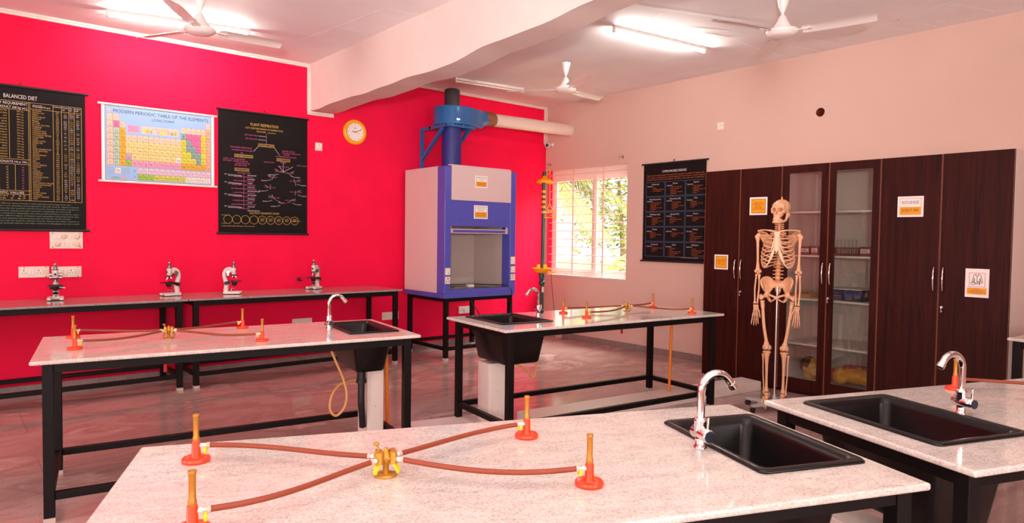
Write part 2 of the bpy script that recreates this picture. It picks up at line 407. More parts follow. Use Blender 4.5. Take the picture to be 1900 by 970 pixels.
# ------------------------------------------------------------------ window_1 : sliding window, reveal and sill
wroot = bpy.data.objects.new('window_1', None); C.objects.link(wroot); wroot['kind'] = 'structure'
wroot.location = (0.10, 0, 0)
def wframe(b):
    f = 0.055
    b.box(0, 0.07, WY0, WY1, WZ0, WZ0+f); b.box(0, 0.07, WY0, WY1, WZ1-0.12, WZ1); b.box(0, 0.07, WY1-f, WY1, WZ0+f, WZ1-0.12); b.box(0, 0.07, WY0, WY0+0.03, WZ0+f, WZ1-0.12)
part('window_frame', M['alu'], wroot, wframe, 0.004)
def sash(name, y0, y1, dx):
    def fn(b):
        f = 0.05; z0, z1 = WZ0+0.055, WZ1-0.12
        b.box(dx, dx+0.028, y0, y1, z0, z0+f); b.box(dx, dx+0.028, y0, y1, z1-f, z1); b.box(dx, dx+0.028, y0, y0+f, z0+f, z1-f); b.box(dx, dx+0.028, y1-f, y1, z0+f, z1-f)
    s_ = part('window_sash', M['alu'], wroot, fn, 0.003)
    part('window_pane', M['glass'], s_, lambda b: b.box(dx+0.012, dx+0.016, y0+0.05, y1-0.05, WZ0+0.1, WZ1-0.16))
sash('a', -0.98, WY1-0.05, 0.004); sash('b', WY0+0.03, -0.86, 0.036)
part('window_sill', M['beam'], wroot, lambda b: b.box(-0.112, 0.0, WY0, WY1, WZ0-0.012, WZ0+0.012), 0.003)
# red paint turns the corner on the left reveal
struct(part('wall_reveal', M['pink'], None, lambda b: b.box(0.0, 0.10, WY1-0.004, WY1, WZ0+0.012, WZ1-0.001)))
g = thing('window_grille', 'white painted steel bar grille across the window opening', 'grille', (0.035, 0, 0))
zs = [WZ0+0.115*(i+0.75) for i in range(13)]
def rods(b):
    for i in range(13):
        z = WZ0+0.07+(WZ1-WZ0-0.15)*i/12; b.tube([(0, WY0+0.001, z), (0, WY1-0.006, z)], 0.006, 8)
part('horizontal_rods', M['grille'], g, rods)
for y in (-0.56, -1.16): part('upright_bar', M['grille'], g, lambda b: b.box(0.006, 0.012, y-0.012, y+0.012, WZ0+0.013, WZ1-0.001))

# ------------------------------------------------------------------ outdoors, seen through the window
leafA = mat('palm_leaflet', (150, 160, 84), 0.5, noise=0.25, scale=4)
leafB = mat('tree_leaf_bright', (176, 190, 62), 0.6, noise=0.25, scale=3)
leafC = mat('tree_leaf_deep', (84, 116, 44), 0.6, noise=0.2, scale=3)
bark = mat('bark', (150, 132, 110), 0.9, noise=0.2)
M['ground'] = mat('dry_ground', (214, 196, 160), 0.9, noise=0.15, scale=2)
struct(part('ground', M['ground'], None, lambda b: b.box(0.3, 40, -20, 40, -0.7, -0.6)))
def frond(b, base, az, elev, L, droop, rnd):
    d = Vector((math.cos(az)*math.cos(elev), math.sin(az)*math.cos(elev), math.sin(elev))); pts = []
    for i in range(15):
        t = i/14; pts.append(Vector(base)+d*(L*t)+Vector((0, 0, -droop*t*t)))
    b.tube(pts, [0.022*(1-0.8*i/14) for i in range(15)], 5, 1)
    for i in range(2, 60):
        t = i/60; k = t*14; j = min(13, int(k)); p = pts[j].lerp(pts[j+1], k-j); tg = (pts[j+1]-pts[j]).normalized()
        side = tg.cross(Vector((0, 0, 1))).normalized(); ll = 0.62*math.sin(PI*min(1, t*0.85+0.12))
        for s_ in (-1, 1):
            tip = p+side*s_*ll*0.75+tg*ll*0.55+Vector((0, 0, -ll*(0.35+0.25*rnd.random()))); w = tg*0.016
            mid = p.lerp(tip, 0.5)+Vector((0, 0, 0.03))
            b.add([p-w, p+w, mid+w, tip, mid-w], [(0, 1, 2, 4), (4, 2, 3)], 0)
rnd = random.Random(5)
pt = thing('palm_tree', 'coconut palm with drooping fronds just outside the window', 'palm', (2.5, 2.9, -0.6))
part('trunk', bark, pt, lambda b: b.tube([(0.3, 0.6, 0), (0.2, 0.4, 1.6), (0.0, 0.0, 3.85)], [0.17, 0.14, 0.12], 12))
for az, el, L, dr in ((-52, -16, 2.4, 0.8), (-75, -38, 2.3, 0.5), (-35, -50, 2.2, 0.3), (-28, -20, 2.2, 0.9), (-100, -30, 2.3, 0.6), (-150, 5, 2.2, 1.2), (-200, 15, 2.6, 1.2), (130, 25, 2.5, 1.1)):
    part('frond', [leafA, bark], pt, lambda b: frond(b, (0, 0, 3.85), R(az), R(el), L, dr, rnd))
pt2 = thing('palm_tree', 'low young palm whose fronds fill the lower window corner', 'palm', (1.5, 0.75, -0.6))
part('trunk', bark, pt2, lambda b: b.tube([(0, 0, 0), (0, 0, 0.9)], [0.14, 0.1], 10))
for az, el, L, dr in ((-50, 42, 1.7, 0.4), (-60, 22, 1.7, 0.4), (-35, 58, 1.7, 0.5), (-80, 36, 1.6, 0.5), (150, 60, 1.5, 0.6), (70, 50, 1.5, 0.6)):
    part('frond', [leafA, bark], pt2, lambda b: frond(b, (0, 0, 0.9), R(az), R(el), L, dr, rnd))
def foliage(b, c, r, n, seed, sz):
    q = random.Random(seed)
    cl = [(q.uniform(-1, 1), q.uniform(-1, 1), q.uniform(-1, 1)) for _ in range(26)]
    for i in range(n):
        k = q.choice(cl); v = Vector((k[0]*0.8+q.gauss(0, 0.16), k[1]*0.8+q.gauss(0, 0.16), k[2]*0.8+q.gauss(0, 0.16)))
        p = Vector(c)+Vector((v.x*r[0], v.y*r[1], v.z*r[2])); a = Vector((q.uniform(-1, 1), q.uniform(-1, 1), q.uniform(-.6, .6))).normalized(); u = a.orthogonal().normalized()
        s_ = sz*q.uniform(0.6, 1.3); b.add([p-a*s_, p+u*s_*0.45, p+a*s_, p-u*s_*0.45], [(0, 1, 2, 3)], q.choice((0, 0, 0, 1)))
def tree(lbl, loc, hh, r, seed, n=1400):
    t = thing('tree', lbl, 'tree', loc, 0, 'trees outside the window')
    part('trunk', bark, t, lambda b: b.tube([(0, 0, 0), (0.1, 0, hh*0.5), (0, 0.1, hh)], [0.10, 0.07, 0.04], 8))
    part('foliage', [leafB, leafC], t, lambda b: foliage(b, (0, 0, hh), r, n, seed, 0.075))
tree('yellow green tree seen through the right half of the window', (6.3, 3.9, -0.6), 3.6, (1.5, 1.2, 1.9), 11, 3200)
tree('leafy tree seen behind the palm through the left half of the window', (7.0, 8.4, -0.6), 3.6, (1.2, 1.2, 1.5), 12, 2000)

# ------------------------------------------------------------------ ceiling fans
def make_fan(label, x, y, a0):
    t = thing('ceiling_fan', label, 'fan', (x, y, 3.20), a0, 'ceiling fans')
    part('canopy', M['white_gloss'], t, lambda b: b.lathe([(0.012, 0.145), (0.018, 0.155), (0.035, 0.2), (0.05, 0.26), (0.052, 0.287)]))
    part('downrod', M['white_gloss'], t, lambda b: b.cyl((0, 0, 0.06), (0, 0, 0.30), 0.011, n=12))
    part('motor_housing', M['white_gloss'], t, lambda b: b.lathe([(0.0, -0.052), (0.055, -0.05), (0.09, -0.042), (0.10, -0.035), (0.103, -0.03), (0.12, -0.022), (0.124, -0.008), (0.12, 0.004), (0.1, 0.012), (0.075, 0.016)], cap=False))
    part('hub_cover', M['white_gloss'], t, lambda b: b.lathe([(0.078, 0.01), (0.07, 0.03), (0.045, 0.07), (0.028, 0.11), (0.014, 0.125)]))
    for k in range(3):
        X = Matrix.Rotation(R(120*k), 4, 'Z')
        def blade(b):
            n = 12; top = []; pr = [(0.15, 0.040), (0.17, 0.055), (0.2, 0.062), (0.35, 0.066), (0.5, 0.066), (0.62, 0.063), (0.665, 0.058), (0.68, 0.045)]
            vs = []
            for r_, w in pr:
                for e in (-1, -0.5, 0, 0.5, 1): vs.append((r_, w*e, -0.015*e+0.010*(1-e*e)-0.012))
            m = len(pr); fs = [(i*5+j, (i+1)*5+j, (i+1)*5+j+1, i*5+j+1) for i in range(m-1) for j in range(4)]
            b.add(vs, fs, 0, True, X)
            b.add([(v[0], v[1], v[2]+0.003) for v in vs], [f[::-1] for f in fs], 0, True, X)
        bl = part('blade', M['white_gloss'], t, blade)
        def brk(b):
            b.box(0.10, 0.22, -0.018, 0.018, -0.016, -0.010, 0, X)
            for q in (0.165, 0.19, 0.235): b.ell(X @ Vector((q, 0.012 if q != 0.19 else -0.012, -0.018)), (0.005, 0.005, 0.004), 0, nu=8, nv=6)
        part('blade_bracket', M['white_gloss'], bl, brk)
    return t
make_fan('white ceiling fan hanging in front of the lit tube light over the pink wall', -5.46, -1.65, -2)
make_fan('white ceiling fan highest in the photo, above the skeleton and dark cupboards', -1.90, -4.83, 43)
make_fan('small looking white ceiling fan near the corner, beyond the beam', -1.69, -2.13, 5)
def tube_light(label, x0, y0, x1, y1, lit):
    d = Vector((x1-x0, y1-y0)); L = d.length; t = thing('tube_light', label, 'light', ((x0+x1)/2, (y0+y1)/2, H), math.degrees(math.atan2(d.y, d.x)), 'ceiling tube lights')
    part('batten', M['white_gloss'], t, lambda b: b.box(-L/2, L/2, -0.02, 0.02, -0.03, 0), 0.004)
    for s_ in (-1, 1): part('lamp_holder', M['white'], t, lambda b: b.box(s_*L/2-0.012, s_*L/2+0.012, -0.016, 0.016, -0.062, -0.001), 0.003)
    part('tube', M['lamp'] if lit else M['tube_off'], t, lambda b: b.cyl((-L/2+0.012, 0, -0.046), (L/2-0.012, 0, -0.046), 0.0125, n=14))
tube_light('lit fluorescent tube above the periodic table chart', -5.957, -0.621, -4.803, -0.89, True)
tube_light('lit fluorescent tube on the ceiling to the right of the beam', -2.271, -3.363, -1.042, -3.52, True)
tube_light('unlit tube light above the fume hood blower', -2.16, -0.652, -1.153, -0.767, False)
# ------------------------------------------------------------------ wall charts (local frame: x right, z up, -y out of the wall)
def chart(label, loc, rz, W, Hh, rod_mat, sheet_mats, draw, over=0.03, cat='chart', name='wall_chart', sag=0.0):
    t = thing(name, label, cat, loc, rz)
    def sheet(b):
        n = 10; vs = []
        for i in range(n+1):
            z = -Hh*i/n; x = 1-sag*math.sin(PI*i/n)
            y = -0.016
            for s_ in (0, 1): vs += [((W/2)+(W/2)*(2*s_-1)*x, y, z)]
        fs = [(2*i, 2*i+2, 2*i+3, 2*i+1) for i in range(n)]
        b.add(vs, fs, 0, True); b.add([(x, y+0.002, z) for x, y, z in vs], [f[::-1] for f in fs], 0, True)
        p = MB(); draw(p)
        vv = [(x, y-0.0172, z) for x, y, z in p.v]
        o = len(b.v); b.v += vv; b.f += [tuple(i+o for i in f) for f in p.f]; b.m += p.m; b.s += p.s
    part('sheet', sheet_mats, t, sheet)
    for nm, z in (('top_rod', 0.004), ('bottom_rod', -Hh-0.004)):
        part(nm, rod_mat, t, lambda b: b.tube([(-over, -0.017, z), (W+over, -0.017, z)], 0.011, 10))
    def hang(b):
        b.tube([(W/2-0.02, -0.017, 0.012), (W/2, -0.012, 0.035), (W/2+0.02, -0.017, 0.012)], 0.002, 6); b.cyl((W/2, 0, 0.036), (W/2, -0.02, 0.036), 0.006, n=10)
    part('hanger', M['dark'], t, hang)
    return t
# --- balanced diet
def diet(b):
    W, Hh = 1.004, 1.295; GO, WH, GR = 1, 2, 3
    b.text('BALANCED DIET', 0.050, W/2, -0.105, 0, WH, 'CENTER', 0.25)
    x0, x1, xm = 0.03, 0.972, 0.572
    ztop, zbot = -0.13, -1.03
    for x in (x0, xm-0.012, xm, 0.748, 0.814, 0.872, 0.914, x1): b.line(x, ztop, x, zbot, 0, 0.003, GO)
    for z in (ztop, -0.185, zbot): b.line(xm, z, x1, z, 0, 0.003, GO)
    for z in (ztop, -0.205, -0.655, -0.70, -0.94, -0.975, zbot): b.line(x0, z, xm, z, 0, 0.003, GO)
    b.text('DAILY REQUIREMENT', 0.033, xm-0.02, -0.163, 0, WH, 'RIGHT', 0.26); b.text('FOR AN ADULT (60 kg wt.)', 0.028, xm-0.02, -0.196, 0, WH, 'RIGHT', 0.30)
    b.text('FOOD', 0.034, xm+0.02, -0.17, 0, WH, 'LEFT', 0.072); b.text('(100 gm)', 0.018, xm+0.09, -0.168, 0, WH)
    for tx, x in (('Calories', 0.752), ('Protein\n gm', 0.818), ('Fat\ngm', 0.878), ('Carbo-\nhydr.', 0.918)): b.text(tx, 0.017, x, -0.150, 0, WH)
    foods = 'ALMOND ANIMAL_FAT APPLE BAJRA_MILLET BANANA BREAD BUTTER BUTTER_OIL_PURE CABBAGE CARROT CASHEW_NUT CAULIFLOWER COCONUT_KERNEL CUCUMBER CURD DRIED_DATES DRIED_PEA EGG FISH FRESH_MUSHROOM GHEE_(BUTTER) GRAPE GROUNDNUT GUAVA HONEY JAM LEMON MAIDA_BREAD MANGO MILK ONION PINEAPPLE PUMPKIN POMEGRANATE POTATO RADISH RICE_LIGHTLY_MILLED SORGHUM_JOWAR SPINACH SUGAR WHITE SWEET_CURD TOMATO WHEAT_WHOLE YAM'.split()
    q = random.Random(2); n = len(foods); dz = (1.03-0.19-0.012)/n
    for i, f in enumerate(foods):
        z = -0.19-dz*(i+0.85)
        b.text(f.replace('_', ' '), 0.0165, xm+0.015, z, 0, GO)
        b.text(str(q.randint(16, 900)), 0.0165, 0.781, z, 0, GO, 'CENTER')
        for xx in (0.843, 0.893, 0.943): b.text('%.1f' % q.uniform(0, 30) if q.random() > .2 else '--', 0.015, xx, z, 0, WH if q.random() > .5 else GO, 'CENTER')
    nut = 'CARBOHYDRATES PROTEIN FAT CALCIUM IRON VITAMIN_A VITAMIN_B1 VITAMIN_B2 VITAMIN_C FOLIC_ACID NICOTINIC_ACID VITAMIN_D IODINE ZINC PHOSPHORUS MAGNESIUM POTASSIUM SODIUM'.split()
    b.line(xm-0.155, -0.205, xm-0.155, -0.655, 0, 0.003, GO)
    for i, f in enumerate(nut):
        z = -0.205-0.0245*(i+0.85)
        b.text(f.replace('_', ' '), 0.0165, xm-0.17, z, 0, GO, 'RIGHT'); b.text('%d mg' % q.randint(1, 900), 0.0165, xm-0.075, z, 0, GO, 'CENTER')
    b.text('PROPORTIONATE Ht.x Wt.', 0.028, xm-0.02, -0.688, 0, WH, 'RIGHT', 0.33)
    for k in (1, 2, 3): b.line(xm-0.115*k, -0.70, xm-0.115*k, -0.94, 0, 0.003, GO)
    for i in range(9):
        for k in range(3): b.text(str(q.randint(30, 90)), 0.0165, xm-0.058-0.115*k, -0.735-0.0235*i, 0, (4, GO, GO)[k], 'CENTER')
    b.text('CALORIFIC VALUES', 0.027, xm-0.05, -0.968, 0, WH, 'RIGHT', 0.27)
    for i in range(2): b.text('STARCH  4  4.2\nSUGAR  9  8.7'.split('\n')[i], 0.0165, xm-0.04, -0.995-0.022*i, 0, GO, 'RIGHT', 0.3)
    words = 'A balanced diet is one which contains different types of foods in such quantities and proportions that the need for calories minerals vitamins and other nutrients is adequately met and a small provision is made for extra nutrients to withstand short periods of leanness'.split()
    for i in range(9): b.text(' '.join(words[(i*5) % 25:][:17]), 0.0155, x0, -1.062-0.0225*i, 0, GR, 'LEFT', (x1-x0)*(0.97 if i % 3 else 0.9))
chart('black balanced diet chart cut by the left edge of the photo', (-7.06, 0, 2.815), 0, 1.004, 1.295, M['dark'], [M['sheet_black'], M['gold'], M['whiteink'], M['greenink'], M['pinkink']], diet)
# --- periodic table
PC = {'p': (246, 196, 172), 'g': (176, 200, 176), 'o': (246, 176, 26), 'd': (246, 212, 140), 'm': (238, 110, 160), 'k': (246, 158, 190), 't': (130, 166, 166), 'y': (216, 208, 70), 'l': (196, 160, 200), 'n': (150, 196, 70), 's': (248, 176, 140), 'a': (220, 168, 60), 'f': (232, 196, 214), 'c': (206, 206, 90), 'w': (240, 226, 214), 'b': (150, 186, 230)}
PK = list(PC); PM = [M['paper'], mat('periodic_panel_blue', PC['b'], 0.45), M['blackink']]+[mat('chart_cell_%d' % i, PC[k], 0.45) for i, k in enumerate(PK)]
def cellmat(k): return 3+PK.index(k)
def periodic(b):
    W, Hh = 1.045, 0.745; X0, Z0, PW, PH = 0.032, -0.012, 0.98, 0.722
    fx = lambda f: X0+PW*f; fz = lambda f: Z0-PH*f
    b.rect(X0-0.003, X0+PW+0.003, Z0-PH-0.003, Z0+0.003, -0.0004, 2); b.rect(X0, X0+PW, Z0-PH, Z0, -0.0008, 1)
    K = 2
    b.text('MODERN PERIODIC TABLE OF THE ELEMENTS', 0.046, fx(0.068), fz(0.082), -0.0012, K, 'LEFT', PW*0.9)
    b.text('LONG FORM', 0.034, fx(0.525), fz(0.15), -0.0012, K, 'CENTER', 0.205)
    b.disc(fx(0.03), fz(0.052), 0.016, -0.0012, cellmat('s')); b.disc(fx(0.03), fz(0.052), 0.011, -0.0016, cellmat('p'))
    def cell(f0, f1, g0, g1, k, tx='', small=False, sz=0.028):
        b.rect(fx(f0), fx(f1), fz(g1), fz(g0), -0.0010, 2); e = 0.0012
        b.rect(fx(f0)+e, fx(f1)-e, fz(g1)+e, fz(g0)-e, -0.0013, cellmat(k))
        if tx: b.text(tx, sz*(0.55 if small else 1), fx((f0+f1)/2), fz(g1)+(fz(g0)-fz(g1))*0.36, -0.0018, K, 'CENTER')
        if tx and not small:
            b.text('%d' % random.randint(1, 118), 0.010, fx(f0)+0.004, fz(g0)-0.012, -0.0018, K); b.rect(fx(f0)+0.010, fx(f1)-0.010, fz(g1)+0.008, fz(g1)+0.011, -0.0018, K)
    r = lambda i: 0.195+0.0871*i
    cell(0.014, 0.068, 0.10, r(0), 'p', 'gr', True)
    cell(0.068, 0.122, 0.10, r(0), 'p', 'IA', True)
    for i in range(7): cell(0.014, 0.068, r(i), r(i+1), 'p', str(i+1))
    for i, e in enumerate('H Li Na K Rb Cs Fr'.split()): cell(0.070, 0.124, r(i), r(i+1), 'm' if i == 0 else 'g', e)
    cell(0.126, 0.178, r(0), r(1), 'p', 'IIA', True)
    for i, e in enumerate('Be Mg Ca Sr Ba Ra'.split()): cell(0.126, 0.178, r(i+1), r(i+2), 'o', e)
    dx0, dw = 0.180, 0.0518
    rows = ['Sc Ti V Cr Mn Fe Co Ni Cu Zn'.split(), 'Y Zr Nb Mo Tc Ru Rh Pd Ag Cd'.split(), 'La Hf Ta W Re Os Ir Pt Au Hg'.split(), 'Ac Rf Db Sg Bh Hs Mt Ds Rg Cn'.split()]
    for j, h in enumerate('IIIB IVB VB VIB VIIB VIII VIII VIII IB IIB'.split()): cell(dx0+dw*j, dx0+dw*(j+1), r(2), r(3), 'p', h, True)
    for i, rw in enumerate(rows):
        for j, e in enumerate(rw):
            k = 'd'
            if i == 3: k = 'n' if j == 0 else 'k'
            if i == 2 and j == 0: k = 'l'
            if i == 2 and j == 9: k = 'w'
            cell(dx0+dw*j, dx0+dw*(j+1), r(i+3), r(i+4), k, e)
    px0, pw = dx0+dw*10+0.002, 0.0494
    pr = ['B C N O F'.split(), 'Al Si P S Cl'.split(), 'Ga Ge As Se Br'.split(), 'In Sn Sb Te I'.split(), 'Tl Pb Bi Po At'.split(), 'Nh Fl Mc Lv Ts'.split()]
    pc = ['tmmmy', 'ytmmy', 'yttmy', 'yytty', 'yyyty', 'aaaaa']
    for j, h in enumerate('IIIA IVA VA VIA VIIA'.split()): cell(px0+pw*j, px0+pw*(j+1), r(0), r(1), 'p', h, True)
    for i in range(6):
        for j in range(5): cell(px0+pw*j, px0+pw*(j+1), r(i+1), r(i+2), pc[i][j], pr[i][j])
    cell(px0+pw*5, 0.995, 0.105, r(0), 'p', '0', True)
    for i, e in enumerate('He Ne Ar Kr Xe Rn Og'.split()): cell(px0+pw*5, 0.995, r(i), r(i+1), 's', e)
    lan = 'Ce Pr Nd Pm Sm Eu Gd Tb Dy Ho Er Tm Yb Lu'.split(); act = 'Th Pa U Np Pu Am Cm Bk Cf Es Fm Md No Lr'.split()
    for j in range(14):
        a = 0.285+0.0507*j
        cell(a, a+0.0507, 0.818, 0.900, 'f', lan[j]); cell(a, a+0.0507, 0.904, 0.986, 'n' if j < 3 else ('c' if j < 9 else 'w'), act[j])
    b.text('6', 0.028, fx(0.25), fz(0.875), -0.0018, K); b.text('7', 0.028, fx(0.25), fz(0.96), -0.0018, K)
    b.rect(fx(0.195), fx(0.305), fz(0.335), fz(0.235), -0.0012, cellmat('k'))
    for i in range(5): b.rect(fx(0.2), fx(0.3), fz(0.25+0.017*i), fz(0.245+0.017*i), -0.0016, cellmat('m'))
    b.rect(fx(0.325), fx(0.675), fz(0.335), fz(0.235), -0.0012, cellmat('p'))
    for i, k in enumerate('yotplyykmn'): b.rect(fx(0.335+0.033*i), fx(0.358+0.033*i), fz(0.325), fz(0.285-0.01*(i % 2)), -0.0016, cellmat(k))
    b.text('A   B   C   D   E   F', 0.018, fx(0.5), fz(0.27), -0.0016, K, 'CENTER')
    cell(0.085, 0.135, 0.83, 0.915, 'w', 'N', sz=0.034); cell(0.145, 0.17, 0.94, 0.985, 's', '')
    for i in range(5):
        b.rect(fx(0.015), fx(0.07), fz(0.84+0.022*i), fz(0.835+0.022*i), -0.0012, cellmat('t')); b.rect(fx(0.15), fx(0.215), fz(0.84+0.018*i), fz(0.835+0.018*i), -0.0012, cellmat('t'))
    b.prism([(fx(0.04), 0), (fx(0.06), 0.02), (fx(0.1), 0.024), (fx(0.13), 0.015), (fx(0.135), 0)], 0, 0.0003, cellmat('t'), Matrix(((1, 0, 0, 0), (0, 0, -1, -0.0010), (0, 1, 0, fz(0.985)), (0, 0, 0, 1))))
chart('white rodded periodic table chart with coloured element cells', (-5.922+0.0, 0, 2.757), 0, 1.045, 0.745, M['white'], PM, periodic, over=0.03)
# --- plant respiration
def plant(b):
    W, Hh = 1.0, 1.335; GO, WH, PK_, GR = 1, 2, 3, 4
    # positions measured on an upright unit frame: (u, v) from the sheet's top left corner
    X = lambda u: W*u; Z = lambda v: -Hh*v
    b.text('PLANT RESPIRATION', 0.044, X(0.50), Z(0.105), 0, GO, 'CENTER', 0.31)
    b.text('OUT LINE MECHANISM OF RESPIRATION', 0.026, X(0.50), Z(0.132), 0, GO, 'CENTER', 0.42)
    b.text('GLUCOSE', 0.024, X(0.46), Z(0.155), 0, GO, 'CENTER', 0.10)
    zig = [(0.53+0.014*i, 0.147+0.008*(i % 2)) for i in range(8)]
    for i in range(7): b.line(X(zig[i][0]), Z(zig[i][1]), X(zig[i+1][0]), Z(zig[i+1][1]), 0, 0.003, GO)
    b.line(X(0.52), Z(0.16), X(0.52), Z(0.245), 0, 0.004, PK_)
    for v, tx in ((0.185, 'NAD'), (0.215, 'ATP')):
        b.line(X(0.43), Z(v), X(0.52), Z(v), 0, 0.003, WH); b.text('NET GAIN '+tx, 0.02, X(0.42), Z(v+0.005), 0, PK_, 'RIGHT')
    def boxed(u, v, tx, w):
        b.rect(X(u-w/2), X(u+w/2), Z(v+0.010), Z(v-0.014), 0.0002, GO); b.rect(X(u-w/2)+0.004, X(u+w/2)-0.004, Z(v+0.010)+0.004, Z(v-0.014)-0.004, -0.0002, 5); b.text(tx, 0.024, X(u), Z(v+0.005), -0.0006, GO, 'CENTER', W*w*0.86)
    boxed(0.52, 0.262, 'PYRUVIC ACID', 0.18); boxed(0.27, 0.365, 'FERMENTATION', 0.20); boxed(0.25, 0.478, 'GLYCOLYSIS', 0.155); boxed(0.715, 0.372, "KREB'S CYCLE", 0.155)
    b.line(X(0.43), Z(0.272), X(0.38), Z(0.315), 0, 0.003, WH); b.line(X(0.61), Z(0.272), X(0.67), Z(0.33), 0, 0.003, WH)
    for u, v, tx, al in ((0.36, 0.300, 'ANAEROBIC RESPIRATION', 'RIGHT'), (0.37, 0.322, 'IN ABSENCE OF OXYGEN', 'RIGHT'), (0.25, 0.345, 'OR', 'CENTER'), (0.70, 0.297, 'AEROBIC CYCLE', 'LEFT'), (0.70, 0.315, 'ELECTRON TRANSPORT', 'LEFT'), (0.72, 0.330, 'SYSTEM', 'LEFT'), (0.63, 0.347, 'IN PRESENCE OF OXYGEN', 'LEFT'), (0.05, 0.397, 'YEAST - ETHYL ALCOHOL', 'LEFT'), (0.05, 0.413, 'BACTERIA - ACETIC ACID OR', 'LEFT'), (0.18, 0.430, 'LACTIC ACID OR', 'LEFT'), (0.17, 0.446, 'BUTYRIC ACID', 'LEFT'), (0.49, 0.402, 'AMINO ACID', 'LEFT'), (0.875, 0.412, 'FATTY ACIDS', 'LEFT')): b.text(tx, 0.020, X(u), Z(v), 0, PK_, al)
    b.line(X(0.27), Z(0.50), X(0.27), Z(0.805), 0, 0.003, PK_)
    gl = ['GLUCOSE + ATP', 'GLUCOSE 6 PHOSPHATE', 'FRUCTOSE 6 PHOSPHATE', 'FRUCTOSE 1,6 DIPHOSPHATE', 'GLYCERALDEHYDE PHOSPHATE', '1,3 DIPHOSPHOGLYCERATE', '3 PHOSPHOGLYCERIC ACID', '2 PHOSPHOGLYCERIC ACID', 'PHOSPHOENOL PYRUVIC ACID', 'PYRUVIC ACID']
    for i, tx in enumerate(gl):
        v = 0.508+0.0325*i; b.text(tx, 0.019, X(0.27), Z(v), 0, PK_, 'CENTER')
        b.text(('HEXOKINASE', 'ISOMERASE', 'KINASE', 'ALDOLASE', 'DEHYDROGENASE')[i % 5], 0.016, X(0.31), Z(v+0.016), 0, WH)
        if i in (0, 2, 5, 8):
            b.line(X(0.10), Z(v+0.012), X(0.25), Z(v+0.018), 0, 0.0025, WH); b.line(X(0.10), Z(v+0.022), X(0.25), Z(v+0.022), 0, 0.0025, WH); b.text('ATP', 0.016, X(0.09), Z(v+0.016), 0, WH, 'RIGHT')
    cx, cv, ru, rv = 0.715, 0.605, 0.150, 0.136
    for k in range(40):
        a0, a1 = 2*PI*k/40, 2*PI*(k+1)/40
        if (k*9/40+4.3) % 1 < 0.42: continue
        b.line(X(cx+ru*math.cos(a0)), Z(cv-rv*math.sin(a0)), X(cx+ru*math.cos(a1)), Z(cv-rv*math.sin(a1)), 0, 0.0022, WH)
    names = ['CITRIC ACID', 'ISOCITRIC ACID', 'OXALOSUCCINIC', 'KETOGLUTARIC', 'SUCCINYL', 'SUCCINIC ACID', 'FUMARIC ACID', 'MALIC ACID', 'OXALOACETIC']
    for k, tx in enumerate(names):
        a = PI/2-0.45-2*PI*k/9; u, v = cx+ru*1.02*math.cos(a), cv-rv*math.sin(a); b.text(tx, 0.018, X(u), Z(v), -0.0006, PK_, 'CENTER')
        s_ = 1 if math.cos(a) > 0 else -1
        b.line(X(u+0.02*s_), Z(v+0.018), X(u+0.07*s_), Z(v+0.028), 0, 0.0025, WH); b.text('ENZYME', 0.014, X(u+0.075*s_), Z(v+0.032), 0, WH, 'LEFT' if s_ > 0 else 'RIGHT'); b.line(X(u+0.02*s_), Z(v-0.01), X(u+0.06*s_), Z(v-0.022), 0, 0.0025, WH)
    for u in (0.66, 0.83): b.line(X(cx), Z(0.47), X(u), Z(0.42), 0, 0.003, WH)
    b.line(X(cx), Z(0.385), X(cx), Z(0.48), 0, 0.003, WH); b.text('ACETYL CO-A', 0.02, X(cx), Z(0.432), -0.0006, PK_, 'CENTER'); b.text('AEROBIC', 0.018, X(cx), Z(0.395), -0.0006, PK_, 'CENTER')
    b.text('ELECTRON TRANSPORT SYSTEM', 0.027, X(0.50), Z(0.838), 0, GO, 'CENTER', 0.33)
    for i in range(9):
        u = 0.10+0.0935*i; q = PI*0.5 if i in (0,) else None
        b.disc(X(u), Z(0.888), 0.047, 0, GO, 28, 0.0438)
        if i >= 4:
            for k in range(3): b.line(X(u-0.022), Z(0.878+0.01*k), X(u+0.022), Z(0.874+0.01*k), 0, 0.003, GO)
    b.line(X(0.03), Z(0.853), X(0.12), Z(0.853), 0, 0.003, GO); b.line(X(0.03), Z(0.92), X(0.12), Z(0.922), 0, 0.003, GO); b.line(X(0.80), Z(0.89), X(0.92), Z(0.89), 0, 0.003, GO)
    b.text('Oxidative phosphorylation takes place in the mitochondria', 0.015, X(0.03), Z(0.945), 0, GO)
chart('black plant respiration chart with gold and magenta diagram', (-4.835, 0, 2.848), 0, 1.0, 1.335, M['dark'], [M['sheet_black'], M['gold'], M['whiteink'], M['pinkink'], M['greenink'], M['sheet_black']], plant, over=0.018)
